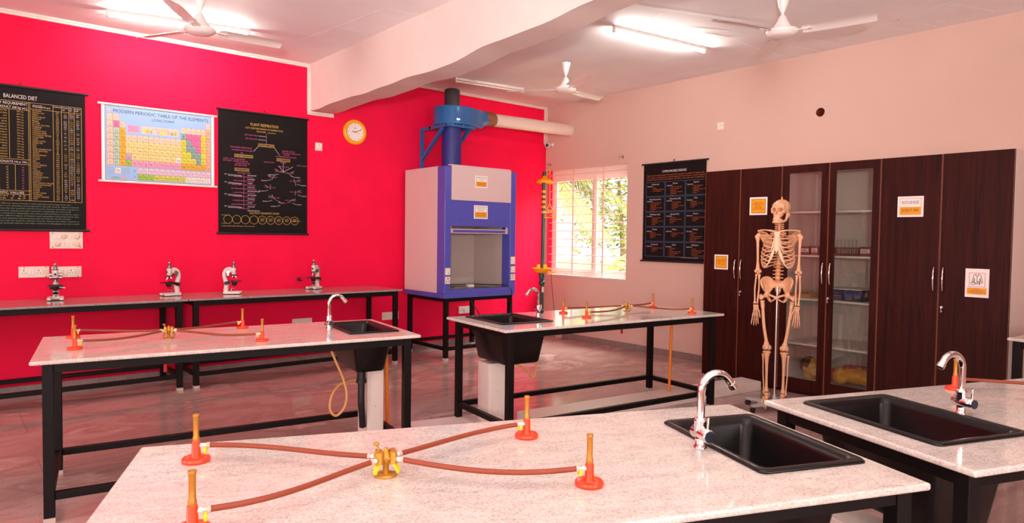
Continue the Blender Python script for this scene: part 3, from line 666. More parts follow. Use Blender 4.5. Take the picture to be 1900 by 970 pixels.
# --- communicable diseases, on the right wall
def diseases(b):
    W, Hh = 0.985, 1.245; OR, WH, BL = 1, 2, 3
    b.text('COMMUNICABLE DISEASES', 0.040, W*0.49, -0.115, 0, WH, 'CENTER', 0.37)
    for i in range(3): b.text(('What are communicable diseases? They spread from one person to another through air, water,', 'food, contact or insects and are caused by germs such as bacteria, viruses, fungi and', 'parasites; they are prevented by hygiene, vaccination, clean water and a healthy habit.')[i], 0.022, 0.05, -0.155-0.027*i, 0, OR, 'LEFT', W*0.9)
    nm = ['Chicken pox', 'Cholera', 'Typhoid', 'Hepatitis (jaundice)', 'Tuberculosis (TB)', 'Polio', 'Whooping cough', 'Influenza (Flu)', 'Tetanus', 'Measles', 'Malaria', 'Mumps', 'Pneumonia', 'Rabies', 'Diphtheria']
    cw, rh = 0.298, 0.182
    for i in range(5):
        for j in range(3):
            x = 0.045+j*(cw+0.013); z = -0.235-i*(rh+0.013)
            for a in ((x, z, x+cw, z), (x, z-rh, x+cw, z-rh), (x, z, x, z-rh), (x+cw, z, x+cw, z-rh)): b.line(*a, 0, 0.004, BL)
            b.text(nm[i*3+j], 0.024, x+cw/2, z-0.035, 0, WH, 'CENTER'); b.text('Symptoms:', 0.020, x+0.02, z-0.058, 0, WH)
            n = 3+(i*7+j*3) % 4
            for k in range(n): b.text('%d. %s' % (k+1, ('Fever', 'Headache and cough', 'Loss of appetite', 'Body pain', 'Red spots on the skin', 'Weakness')[(k+i+j) % 6]), 0.019, x+0.10-0.03*((i+j) % 2), z-0.078-0.0215*k, 0, OR)
    b.text('Communicable diseases can be prevented', 0.015, W*0.62, -1.205, 0, WH)
chart('black communicable diseases chart on the pale wall beside the dark cupboards', (0, -1.925, 2.478), -90, 0.955, 1.255, M['dark'], [M['sheet_black'], M['orangeink'], M['whiteink'], M['blueink']], diseases, over=0.03)

# ------------------------------------------------------------------ clock
ck = thing('wall_clock', 'round yellow rimmed wall clock showing ten past two', 'clock', (-3.226, 0, 2.772))
XY = Matrix(((1, 0, 0, 0), (0, 0, -1, 0), (0, 1, 0, 0), (0, 0, 0, 1)))          # lathe axis turned out of the wall
part('rim', M['clockyellow'], ck, lambda b: b.lathe([(0.152, 0.002), (0.155, 0.02), (0.148, 0.038), (0.13, 0.044), (0.112, 0.034), (0.110, 0.022)], 40, 0, XY, cap=False))
part('rear_case', M['white'], ck, lambda b: b.lathe([(0.14, 0.0), (0.15, 0.012), (0.111, 0.014)], 40, 0, XY))
def face(b):
    b.disc(0, 0, 0.112, -0.024, 0, 40)
    for k in range(12):
        a = 2*PI*k/12; r = 0.092; 
        if k % 3 == 0: b.text(('12', '3', '6', '9')[k//3], 0.026, r*math.sin(a), r*math.cos(a)-0.009, -0.0246, 1, 'CENTER')
        else: b.line(0.085*math.sin(a), 0.085*math.cos(a), 0.098*math.sin(a), 0.098*math.cos(a), -0.0246, 0.005, 1)
    b.rect(-0.012, 0.012, 0.045, 0.052, -0.0246, 1)
part('dial', [M['paper'], M['blackink']], ck, face)
part('hour_hand', M['blackink'], ck, lambda b: b.bar((0.008, -0.027, -0.003), (-0.04, -0.027, 0.008), 0.007, 0.002, 0, (0, 1, 0)))
part('minute_hand', M['blackink'], ck, lambda b: b.bar((-0.01, -0.030, -0.004), (0.082, -0.030, 0.034), 0.006, 0.002, 0, (0, 1, 0)))
part('second_hand', M['blackink'], ck, lambda b: b.bar((-0.01, -0.032, 0.004), (0.06, -0.032, -0.02), 0.0025, 0.001, 0, (0, 1, 0)))

# ------------------------------------------------------------------ sockets and switch boards
def plate(label, loc, rz, w, h, mods, cat='socket', name='wall_socket', group=None, d=0.014):
    t = thing(name, label, cat, loc, rz, group)
    part('plate', M['offwhite'], t, lambda b: b.box(-w/2, w/2, -d, 0, -h/2, h/2), 0.003)
    for kind, x, z, s_ in mods:
        if kind == 'socket':
            def fn(b):
                b.box(x-s_, x+s_, -d-0.003, -d+0.001, z-s_, z+s_, 0)
                for dx, dz, r in ((0, 0.55, 0.2), (-0.45, -0.35, 0.15), (0.45, -0.35, 0.15)): b.disc(x+dx*s_, z+dz*s_, r*s_, -d-0.0034, 1, 12)
            part('socket_outlet', [M['white'], M['dark']], t, fn)
        elif kind == 'switch':
            part('rocker_switch', M['white'], t, lambda b: b.box(x-s_*0.5, x+s_*0.5, -d-0.008, -d+0.001, z-s_, z+s_), 0.002)
        elif kind == 'knob':
            part('regulator_knob', M['ivory'], t, lambda b: b.lathe([(s_, 0), (s_*0.9, 0.02), (s_*0.5, 0.024)], 20, 0, Matrix.Translation((x, -d, z)) @ XY))
        elif kind == 'blank':
            part('blank_module', M['ivory'], t, lambda b: b.box(x-s_, x+s_, -d-0.003, -d+0.001, z-s_, z+s_))
        elif kind == 'screw':
            part('screw', M['dark'], t, lambda b: b.ell((x, -d, z), (0.005, 0.003, 0.005), nu=10, nv=6))
plate('small square socket high on the pink wall between respiration chart and clock', (-3.689, 0, 2.55), 0, 0.085, 0.095, [('socket', 0, 0.01, 0.026), ('screw', -0.02, -0.035, 0), ('screw', 0.02, -0.035, 0)])
plate('large switch board with regulator knobs below the balanced diet chart', (-6.217, 0, 1.423), 0, 0.265, 0.158, [('knob', -0.02, 0.035, 0.022), ('knob', 0.085, 0.035, 0.024), ('knob', 0.085, -0.038, 0.022), ('knob', -0.075, -0.038, 0.02), ('switch', -0.085, 0.037, 0.02), ('switch', -0.06, 0.037, 0.02), ('switch', 0.03, 0.037, 0.02), ('switch', 0.01, -0.037, 0.02), ('switch', 0.035, -0.037, 0.02), ('switch', -0.03, -0.037, 0.02), ('screw', -0.11, 0.065, 0), ('screw', 0.11, 0.065, 0), ('screw', -0.11, -0.065, 0), ('screw', 0.11, -0.065, 0)], 'switch board', 'switch_board')
strip = [('socket', -0.078, 0.0, 0.028), ('switch', -0.035, 0, 0.022), ('switch', -0.012, 0, 0.022), ('socket', 0.035, 0, 0.026), ('blank', 0.088, 0, 0.024), ('screw', -0.075, 0.042, 0), ('screw', 0.09, 0.042, 0), ('screw', 0.09, -0.042, 0)]
plate('long socket strip on the pink wall, to the left of the first microscope', (-6.472, 0, 1.126), 0, 0.235, 0.102, strip, 'socket strip', 'socket_strip')
plate('long socket strip on the pink wall, just right of the first microscope', (-6.218, 0, 1.122), 0, 0.24, 0.102, strip, 'socket strip', 'socket_strip')
plate('blank plate low on the pink wall behind the bench end leg near the fume hood', (-2.71, 0, 0.47), 0, 0.24, 0.1, [('screw', -0.1, 0, 0)])
plate('blank plate low on the pink wall above the sink bench with the looped hose', (-3.89, 0, 0.468), 0, 0.24, 0.1, [('screw', -0.1, 0, 0)])
plate('white switch plate on the pink wall under the fume hood', (-1.50, 0, 0.477), 0, 0.25, 0.1, [('switch', -0.02, 0, 0.024), ('screw', -0.1, 0.0, 0)])
plate('small square socket high on the pale wall above the diseases chart', (0, -3.06, 2.86), -90, 0.085, 0.09, [('socket', 0, 0.005, 0.028), ('screw', 0.03, 0, 0)])
w_ = thing('cable_stub', 'short black cable stub poking from the pink wall by the last microscope', 'cable', (-3.938, 0, 0.987))
part('wire', M['dark'], w_, lambda b: b.tube(smooth_path([(0.02, 0, 0.01), (0.015, -0.02, 0.012), (-0.01, -0.04, 0.0), (0.0, -0.05, -0.02), (0.025, -0.045, -0.012)]), 0.008, 8))
part('plug_end', M['dark'], w_, lambda b: b.ell((-0.012, -0.04, -0.002), (0.016, 0.016, 0.022)))
for lb, y in (('curtain rod hook at the left top corner of the window', -0.10), ('curtain rod hook at the right top corner of the window', -1.55)):
    h_ = thing('curtain_hook', lb, 'hook', (0, y, 2.62), -90)
    part('arm', M['steel'], h_, lambda b: b.tube([(0.0, 0, 0), (0.0, -0.075, 0.008), (0.0, -0.09, 0.0), (0.0, -0.09, -0.05)], 0.005, 8))
    part('wall_plate', M['steel'], h_, lambda b: b.box(-0.012, 0.012, -0.004, 0, -0.02, 0.02))
cc = thing('security_camera', 'white bullet security camera in the corner under the exhaust pipe', 'camera', (-0.0, -0.14, 2.90), -90)
cdir = Vector((0.52, -0.80, -0.12)).normalized(); cu_ = cdir.orthogonal().normalized(); cv_ = cdir.cross(cu_); cp_ = Vector((0.015, -0.10, 0.0))
Xc = Matrix(((cu_.x, cv_.x, cdir.x, cp_.x), (cu_.y, cv_.y, cdir.y, cp_.y), (cu_.z, cv_.z, cdir.z, cp_.z), (0, 0, 0, 1)))
part('camera_body', M['white'], cc, lambda b: b.lathe([(0.02, -0.09), (0.034, -0.085), (0.036, 0.06), (0.034, 0.075), (0.028, 0.08), (0.026, 0.07)], 24, 0, Xc, cap=False))
part('lens', M['dark'], cc, lambda b: b.lathe([(0.0, 0.07), (0.026, 0.072), (0.026, 0.06)], 20, 0, Xc))
part('wall_bracket', M['white'], cc, lambda b: b.tube([(0, 0, 0.02), (0.0, -0.03, 0.02), (0.005, -0.06, 0.01)], [0.028, 0.014, 0.012], 12))
# ------------------------------------------------------------------ fume hood on its stand
HX0, HX1, HYF, HYB, HZ0, HZ1 = -2.533, -1.417, -0.971, -0.06, 0.756, 2.352
hd = thing('fume_hood', 'tall blue and white fume hood with raised sash on a black stand', 'fume hood', (-1.975, -0.515, HZ0))
def L(x, y, z): return (x+1.975, y+0.515, z-HZ0)
def hbox(b, x0, x1, y0, y1, z0, z1, m=0):
    a = L(x0, y0, z0); c = L(x1, y1, z1); b.box(a[0], c[0], a[1], c[1], a[2], c[2], m)
FX0, FX1 = -2.44, -1.515                              # opening sides
part('base_plinth', M['hoodblue'], hd, lambda b: (hbox(b, HX0, HX1, HYF, HYB, HZ0, 0.815), hbox(b, FX0+0.001, FX1-0.001, HYF, HYF+0.029, 0.815, 0.862)), 0.004)
def left_side(b): hbox(b, HX0, HX0+0.02, HYF+0.165, HYB, 0.815, HZ1)
part('side_panel', M['hoodwhite'], hd, left_side, 0.003)
part('side_panel', M['hoodwhite'], hd, lambda b: hbox(b, HX1-0.02, HX1, HYF+0.165, HYB, 0.815, HZ1), 0.003)
for a, c in ((HX0, FX0), (FX1, HX1)):
    part('front_post', M['hoodblue'], hd, lambda b: hbox(b, a, c, HYF, HYF+0.165, 0.815, HZ1-0.004), 0.008, 3)
part('header_panel', M['hoodblue'], hd, lambda b: hbox(b, FX0, FX1, HYF+0.004, HYF+0.03, 1.632, 1.96), 0.003)
def vents(b):
    for x0 in (FX0+0.13, FX1-0.24):
        for k in range(2): hbox(b, x0, x0+0.11, HYF-0.006, HYF+0.008, 1.69+0.035*k, 1.70+0.035*k)
part('vent_slot', M['hoodblue'], hd, vents, 0.002)
part('top_cover', M['hoodwhite'], hd, lambda b: (hbox(b, FX0, FX1, HYF-0.012, HYF+0.012, 1.945, HZ1+0.008), hbox(b, FX0-0.03, FX1-0.02, HYF-0.016, HYF+0.03, HZ1+0.004, HZ1+0.018)), 0.003)
part('roof_panel', M['hoodblue'], hd, lambda b: hbox(b, HX0+0.02, HX1-0.02, HYF+0.03, HYB, HZ1-0.02, HZ1-0.004))
def liner(b):
    hbox(b, FX0-0.03, FX1+0.03, HYB-0.10, HYB-0.09, 0.855, 2.0)            # back baffle
    hbox(b, FX0-0.04, FX0-0.028, HYF+0.17, HYB-0.09, 0.855, 2.0); hbox(b, FX1+0.028, FX1+0.04, HYF+0.17, HYB-0.09, 0.855, 2.0)
    hbox(b, FX0-0.04, FX1+0.04, HYF+0.03, HYB-0.09, 1.99, 2.0)
    hbox(b, FX0, FX0+0.35, HYB-0.30, HYB-0.10, 1.60, 1.615)
part('liner', M['hoodin'], hd, liner)
def wtop(b): hbox(b, FX0-0.028, FX1+0.028, HYF+0.03, HYB-0.10, 0.835, 0.866)
ws = part('work_surface', mat('black_polished_worktop', (40, 36, 36), 0.12), hd, wtop)
part('cup_sink', M['dark'], ws, lambda b: b.ell(L(-2.33, -0.72, 0.868), (0.12, 0.06, 0.004)))
sa = part('sash', M['hoodwhite'], hd, lambda b: (hbox(b, FX0+0.005, FX1-0.005, HYF+0.036, HYF+0.05, 1.545, 1.60), hbox(b, FX0+0.005, FX0+0.035, HYF+0.036, HYF+0.05, 1.60, 1.66), hbox(b, FX1-0.04, FX1-0.005, HYF+0.036, HYF+0.05, 1.60, 1.66)), 0.003)
part('sash_handle', M['hoodblue'], sa, lambda b: hbox(b, FX0+0.05, FX1-0.06, HYF+0.022, HYF+0.037, 1.557, 1.588), 0.004)
part('sash_glass', M['glass'], sa, lambda b: hbox(b, FX0+0.03, FX1-0.03, HYF+0.042, HYF+0.046, 1.60, 1.94))
def hplate(x, z, s_, sock):
    def fn(b):
        hbox(b, x-0.035, x+0.035, HYF-0.008, HYF+0.002, z-s_, z+s_, 0)
        a = L(x, HYF-0.0086, z)
        if sock:
            for dx, dz, r in ((0, 0.02, 0.009), (-0.016, -0.014, 0.007), (0.016, -0.014, 0.007)): b.disc(a[0]+dx, a[2]+dz, r, a[1], 1, 12)
        else: b.rect(a[0]+0.004, a[0]+0.022, a[2]-s_*0.55, a[2]-s_*0.4, a[1], 1)
    part('switch_plate', [M['offwhite'], M['dark']], hd, fn)
hplate(-2.487, 1.083, 0.042, False); hplate(-2.487, 0.978, 0.042, True)
hplate(-1.465, 1.205, 0.048, False); hplate(-1.462, 1.088, 0.04, False); hplate(-1.462, 0.987, 0.04, True)
def sticker(parent, name, cx, y, cz, w, h, top, bot, label, tf=None, border=2, split=0.5):
    def fn(b):
        b.box(cx-w/2, cx+w/2, y-0.0015, y, cz-h/2, cz+h/2, 0)
        e = min(w, h)*0.10; y1 = y-0.002; z0, z1 = cz-h/2+e, cz+h/2-e; x0, x1 = cx-w/2+e, cx+w/2-e
        b.rect(x0, x1, z0, z1, y1, border)
        k = 0.004; zs_ = z0+(z1-z0)*split
        if split < 1: b.rect(x0+k, x1-k, zs_, z1-k, y1-0.0004, 0)
        b.rect(x0+k, x1-k, z0+k, min(zs_, z1-k), y1-0.0004, 3)
        def block(lines, za, zb, boldk):
            if split == 1: zc = (za+zb)/2; za, zb = zc-(zb-za)*0.33, zc+(zb-za)*0.33
            n = len(lines); hh = (zb-za)/(n+0.6)
            for i, tx in enumerate(lines): b.text(tx, hh*0.95*boldk, cx, zb-hh*(i+1.05), y1-0.0008, 1, 'CENTER', min(w*0.66, hh*boldk*0.58*len(tx)))
        if split < 1: block(top, zs_, z1-k, 1)
        block(bot, z0+k, min(zs_, z1-k), 1)
    o = part(name, [M['paper'], M['blackink'], M['blackink'] if border == 2 else M['signred'], M['signorange']], parent, fn)
    o['label'] = label; return o
a1 = L(-1.998, HYF-0.012, 2.186); sticker(hd, 'safety_sticker', a1[0], a1[1], a1[2], 0.19, 0.145, ['SWITCH ON THE', 'BLOWER'], ['BEFORE STARTING', 'THE PROCESS'], 'orange and white sticker on the white top cover')
a2 = L(-1.99, HYF+0.004, 1.812); sticker(hd, 'safety_sticker', a2[0], a2[1], a2[2], 0.215, 0.165, ['SWITCH ON', 'EXHAUST'], ['KEEP HANDS', 'AND FACE AWAY'], 'orange and white sticker on the blue header')
st = thing('fume_hood_stand', 'black square tube stand carrying the fume hood', 'stand', (-1.975, -0.515, 0))
for x in (HX0+0.055, HX1-0.055):
    for y in (HYF+0.04, HYB-0.05):
        lg = part('leg', M['black'], st, lambda b: b.box(x-0.025+1.975, x+0.025+1.975, y-0.025+0.515, y+0.025+0.515, 0.03, HZ0-0.003))
        part('foot_cap', M['foot'], lg, lambda b: b.box(x-0.026+1.975, x+0.026+1.975, y-0.026+0.515, y+0.026+0.515, 0, 0.03))
def sbar(b, z, h):
    for y in (HYF+0.04, HYB-0.05): b.box(HX0+0.08+1.975, HX1-0.08+1.975, y-0.02+0.515, y+0.02+0.515, z, z+h)
    for x in (HX0+0.055, HX1-0.055): b.box(x-0.02+1.975, x+0.02+1.975, HYF+0.065+0.515, HYB-0.075+0.515, z, z+h)
part('top_frame', M['black'], st, lambda b: sbar(b, HZ0-0.043, 0.04)); part('bottom_frame', M['black'], st, lambda b: sbar(b, 0.12, 0.04))
# power cord with a white plug top lying in the hood and trailing over its edge
cd_ = thing('power_cord', 'black cord trailing out of the fume hood with a white plug', 'cord', (-2.02, -0.80, 0.868))
def C_(x, y, z): return (x+2.02, y+0.80, z-0.868)
part('cable', M['dark'], cd_, lambda b: b.tube(smooth_path([C_(-2.30, -0.45, 0.876), C_(-2.05, -0.45, 0.876), C_(-1.80, -0.62, 0.880), C_(-1.62, -0.86, 0.888), C_(-1.54, -0.99, 0.875), C_(-1.50, -1.005, 0.78), C_(-1.50, -1.0, 0.62), C_(-1.53, -0.99, 0.46), C_(-1.65, -0.97, 0.36), C_(-1.86, -0.93, 0.42), C_(-2.0, -0.90, 0.60), C_(-2.06, -0.85, 0.715)]), 0.0055, 8))
part('plug', M['white'], cd_, lambda b: b.box(-0.045, 0.045, -0.03, 0.03, 0.0, 0.035), 0.006)

# ------------------------------------------------------------------ exhaust blower, duct and pipe
bl = thing('exhaust_blower', 'blue centrifugal exhaust blower with black motor above the fume hood', 'blower', (-2.08, -0.45, 2.36))
def Bp(x, y, z): return (x+2.08, y+0.45, z-2.36)
def volute(b):
    lo, hi = [], []
    pr = []
    for k in range(30):                                # snail outline in plan, outlet towards +x at the wall side
        a = R(-80+k*10.0); r = 0.215+0.055*(k/29); pr.append((r*math.cos(a)*1.0, r*math.sin(a)*1.0))
    pr = [(0.215*math.cos(R(a)), 0.215*math.sin(R(a))) for a in range(150, 391, 12)]
    pr = [(-0.25*math.cos(0)*0+0.24*math.cos(R(a)), 0.24*math.sin(R(a))) for a in range(70, 271, 10)]
    pr += [(0.12, -0.235), (0.26, -0.19), (0.42, -0.115), (0.42, 0.115), (0.28, 0.20), (0.15, 0.235)]
    b.prism(pr, 2.925-2.36, 3.155-2.36)
part('volute_casing', M['fanblue'], bl, volute, 0.012, 3)
part('outlet_spigot', M['fanblue'], bl, lambda b: b.cyl(Bp(-1.68, -0.45, 3.06), Bp(-1.56, -0.45, 3.082), 0.125, 0.105, 28))
part('collar', M['brown'], bl, lambda b: b.cyl(Bp(-1.575, -0.45, 3.085), Bp(-1.402, -0.45, 3.09), 0.107, 0.092, 28))
part('motor', M['motor'], bl, lambda b: b.lathe([(0.10, 3.15-2.36), (0.10, 3.385-2.36), (0.07, 3.40-2.36)], 28))
part('flexible_duct', M['ductblue'], bl, lambda b: b.lathe([(0.122+(0.006 if i % 2 else 0), -0.004+0.0095*i) for i in range(61)], 28))
part('inlet_clamp', M['steel'], bl, lambda b: b.lathe([(0.128, 0.555), (0.132, 0.56), (0.132, 0.575), (0.128, 0.58)], 28))
def bracket(b):
    for x in (-2.26, -1.86):
        b.box(x-0.02+2.08, x+0.02+2.08, -0.62+0.45, -0.0+0.45-0.002, 2.885-2.36, 2.925-2.36)
        b.box(x-0.02+2.08, x+0.02+2.08, -0.042+0.45, -0.002+0.45, 2.32-2.36+0.06, 2.89-2.36)
        b.bar(Bp(x, -0.04, 2.52), Bp(x, -0.52, 2.89), 0.04, 0.035, 0, (1, 0, 0))
    for y in (-0.62, -0.24): b.box(-0.20, 0.24, y+0.45-0.02, y+0.45+0.02, 2.89-2.36, 2.925-2.36)
part('wall_bracket', M['fanblue'], bl, bracket, 0.003)
def bolts(b):
    for x, y in ((-2.26, -0.63), (-2.20, -0.635), (-1.86, -0.63), (-2.05, -0.66)): b.ell(Bp(x, y, 2.918), (0.01, 0.01, 0.01), nu=10, nv=6)
part('bolts', M['steel'], bl, bolts)
part('motor_cable', M['dark'], bl, lambda b: b.tube(smooth_path([Bp(-1.98, -0.45, 3.37), Bp(-1.93, -0.40, 3.33), Bp(-1.88, -0.30, 3.18), Bp(-1.87, -0.21, 3.0), Bp(-1.86, -0.2, 2.80), Bp(-1.87, -0.3, 2.6), Bp(-1.92, -0.36, 2.45), Bp(-1.94, -0.38, 2.375)]), 0.005, 6))
ep = thing('exhaust_pipe', 'pale round exhaust pipe running from the blower into the right wall', 'pipe', (-0.7, -0.48, 3.09))
part('pipe', M['pvc'], ep, lambda b: b.tube([(-0.685, 0.03, -0.005), (-0.3, 0.01, 0), (0.35, -0.02, 0.003), (0.698, -0.035, 0.005)], 0.086, 28))
part('wall_flange', M['pvc'], ep, lambda b: b.cyl((0.66, -0.033, 0.005), (0.698, -0.035, 0.005), 0.093, n=28))

# ------------------------------------------------------------------ emergency shower and eyewash
SX, SY = -0.35, -0.34
es = thing('emergency_shower', 'dark green emergency shower and eyewash post with yellow bowls in the corner', 'emergency shower', (SX, SY, 0))
part('pole', M['green'], es, lambda b: b.tube([(0.015, 0.03, 0), (0.012, 0.02, 0.9), (0, 0, 1.6), (0, 0, 2.40), (0, -0.02, 2.47)], [0.028, 0.028, 0.028, 0.028, 0.026], 16))
def stripes(b):
    for k in range(5): b.tube([(-0.001, 0, 1.86+0.075*k), (-0.001, 0, 1.90+0.075*k)], 0.0292, 16)
part('warning_stripes', M['amber'], es, stripes)
part('shower_head', M['amber'], es, lambda b: b.lathe([(0.0, 2.41), (0.03, 2.41), (0.045, 2.37), (0.08, 2.36), (0.125, 2.335), (0.132, 2.31), (0.118, 2.302), (0.05, 2.312), (0.0, 2.315)], 32, 0, Matrix.Translation((0, -0.02, 0)), cap=False))
dxx, dyy = 0.0865, -0.115                              # pull rod hangs to the window side of the pole
part('pull_rod', M['amber'], es, lambda b: (b.tube([(0.02, 0, 2.43), (dxx*0.6, dyy*0.6, 2.44), (dxx*0.6, dyy*0.6, 2.50)], 0.006, 8), b.tube([(dxx*0.62, dyy*0.62, 2.50), (dxx*0.62, dyy*0.62, 2.0)], 0.005, 8)))
def tri(b):
    ca = Vector((dxx*0.62, dyy*0.62, 0)); u = Vector((0.76, -0.64, 0)); p = [ca+Vector((0, 0, 2.0)), ca+u*0.105+Vector((0, 0, 1.80)), ca-u*0.085+Vector((0, 0, 1.80))]
    b.tube(p+[p[0]], 0.007, 8); b.tube([p[1], p[2]], 0.007, 8)
    q0, q1 = p[0].lerp(p[1], .55), p[0].lerp(p[2], .55); b.bar(q0, q1, 0.004, 0.05, 0)
ph = part('pull_handle', M['amber'], es, tri)
def pull(b):
    vs, fs = text_mesh('PULL', 'CENTER'); u = Vector((0.76, -0.64, 0)); c = Vector((dxx*0.62, dyy*0.62, 1.875)); n_ = Vector((-0.64, -0.76, 0))*0.006
    b.add([c+n_+u*(v[0]*0.05)+Vector((0, 0, v[1]*0.05)) for v in vs], fs)
part('pull_lettering', M['blackink'], ph, pull)
part('eyewash_bowl', M['amber'], es, lambda b: b.lathe([(0.02, 0.99), (0.045, 0.985), (0.10, 1.01), (0.14, 1.055), (0.145, 1.062), (0.135, 1.06), (0.09, 1.025), (0.0, 1.01)], 32, 0, Matrix.Translation((-0.10, -0.085, 0)), cap=False))
for k in (-1, 1): part('eyewash_nozzle', M['amber'], es, lambda b: b.lathe([(0.02, 1.02), (0.024, 1.085), (0.03, 1.09), (0.02, 1.11)], 14, 0, Matrix.Translation((-0.10+k*0.04, -0.085-k*0.03, 0))))
part('push_flag', M['amber'], es, lambda b: b.box(-0.02, 0.18, -0.075, -0.055, 0.985, 1.005, 0, Matrix.Rotation(R(-25), 4, 'Z')), 0.003)
def elbow(b):
    b.tube(smooth_path([(-0.10, -0.085, 1.0), (-0.10, -0.085, 0.90), (-0.07, -0.06, 0.84), (0.005, 0.015, 0.83)]), 0.034, 14)
    b.cyl((-0.10, -0.085, 0.93), (-0.10, -0.085, 0.985), 0.044, n=16); b.ell((-0.085, -0.075, 0.845), (0.048, 0.048, 0.045))
part('drain_elbow', M['green'], es, elbow)
part('maker_tag', M['whiteink'], es, lambda b: b.box(-0.012, 0.02, -0.028, -0.026, 0.70, 0.78, 0, Matrix.Rotation(R(-40), 4, 'Z')))
part('drain_wire', M['dark'], es, lambda b: b.tube([(0.11, -0.06, 1.0), (0.15, -0.10, 0.4), (0.16, -0.11, 0.02)], 0.004, 6))
# ------------------------------------------------------------------ cupboards along the right wall (local x runs along the wall, -y is the front)
CT, CD = 2.248, 0.714
def handle(b, x, side):
    b.tube(smooth_path([(x, -CD+0.0, 1.30), (x, -CD-0.020, 1.285), (x, -CD-0.034, 1.20), (x, -CD-0.020, 1.112), (x, -CD, 1.095)]), 0.0065, 8)
def lock(par, x, z):
    o = part('lock', M['steel'], par, lambda b: b.lathe([(0.013, 0), (0.013, 0.016), (0.009, 0.018)], 16, 0, Matrix.Translation((x, -CD, z)) @ XY))
    return o
def key(par, x, z):
    part('key', M['steel'], par, lambda b: (b.box(x-0.002, x+0.002, -CD-0.03, -CD-0.015, z-0.004, z+0.004), b.lathe([(0.0, 0), (0.011, 0.001), (0.0, 0.002)], 14, 0, Matrix.Translation((x+0.004, -CD-0.03, z-0.035)) @ XY), b.tube([(x, -CD-0.028, z), (x+0.004, -CD-0.03, z-0.026)], 0.002, 6)))
def cupboard(label, y0, ym, y1, glazed, h1, h2, name):
    t = thing(name, label, 'cupboard', (0, y0, 0), -90, 'dark wood cupboards')
    w = y0-y1; m = y0-ym
    def carc(b):
        f = -CD+0.022
        b.box(0, 0.018, f, -0.016, 0.06, CT); b.box(w-0.018, w, f, -0.016, 0.06, CT); b.box(0.018, w-0.018, f, -0.016, CT-0.018, CT)
        b.box(0.018, w-0.018, f, -0.016, 0.06, 0.118); b.box(0.018, w-0.018, -0.03, -0.018, 0.118, CT-0.018)
    part('carcass', M['lam'], t, carc)
    part('plinth', M['wood'], t, lambda b: b.box(0.005, w-0.005, -CD+0.05, -0.03, 0, 0.06))
    ds = []
    for a, c, hx, sd in ((0.002, m-0.002, m-0.035, -1), (m+0.002, w-0.002, m+0.035, 1)):
        def door(b):
            f0, f1 = -CD, -CD+0.020
            if glazed:
                s1, s2 = (0.068, 0.072) if sd < 0 else (0.058, 0.066)
                b.box(a, a+s1, f0, f1, 0.03, CT-0.002); b.box(c-s2, c, f0, f1, 0.03, CT-0.002)
                b.box(a+s1, c-s2, f0, f1, CT-0.078, CT-0.002); b.box(a+s1, c-s2, f0, f1, 0.03, 0.155)
            else: b.box(a, c, f0, f1, 0.03, CT-0.002)
            for x in (a, c-0.003): b.box(x, x+0.003, f0-0.0006, f1, 0.03, CT-0.002, 1)
        d = part('door', [M['wood'], M['woodedge']], t, door); ds.append(d)
        part('handle', M['chrome'], d, lambda b: handle(b, hx, sd))
        if glazed:
            s1, s2 = (0.068, 0.072) if sd < 0 else (0.058, 0.066)
            part('glass_panel', M['cabglass'], d, lambda b: b.box(a+s1, c-s2, -CD+0.008, -CD+0.012, 0.155, CT-0.078))
        if sd > 0:
            lock(d, hx-0.004 if not glazed else m+0.02, 0.965)
            key(d, hx-0.004 if not glazed else m+0.02, 0.965)
    if glazed:
        for z in (1.795, 1.368, 0.942, 0.497): part('shelf', M['lam'], t, lambda b: b.box(0.019, w-0.019, -CD+0.06, -0.031, z-0.018, z), 0.002)
    return t, ds
c1, d1 = cupboard('dark wood cupboard at the chart end, with two small orange signs on its doors', -3.346, -3.771, -4.228, False, 0, 0, 'wood_cupboard')
c2, d2 = cupboard('dark wood cupboard with two glass doors and pale shelves', -4.228, -4.698, -5.156, True, 0, 0, 'glass_door_cupboard')
c3, d3 = cupboard('dark wood cupboard with a don\'t mix sign and a lab coat sign', -5.156, -5.638, -6.138, False, 0, 0, 'wood_cupboard')
def lx(c, y): return {1: -3.346, 2: -4.228, 3: -5.156}[c]-y
sticker(d1[0], 'warning_sign', lx(1, -3.563), -CD-0.0008, 1.268, 0.165, 0.158, [], ['DO NOT BRING', 'FOODSTUFF INTO', 'THE LAB'], 'orange sign with white margin', split=1)
sticker(d1[1], 'warning_sign', lx(1, -3.980), -CD-0.0008, 1.857, 0.195, 0.182, [], ['HANDLE ALL', 'CHEMICALS WITH', 'CAUTION', 'WEAR YOUR', 'SAFETY GOGGLES'], 'orange sign with white margin', split=1)
sticker(d3[0], 'warning_sign', lx(3, -5.403), -CD-0.0008, 1.814, 0.205, 0.178, ['PRACTICE AND MISCHIEF'], ["DON'T MIX"], 'white and orange sign reading don\'t mix', border=3, split=0.48)
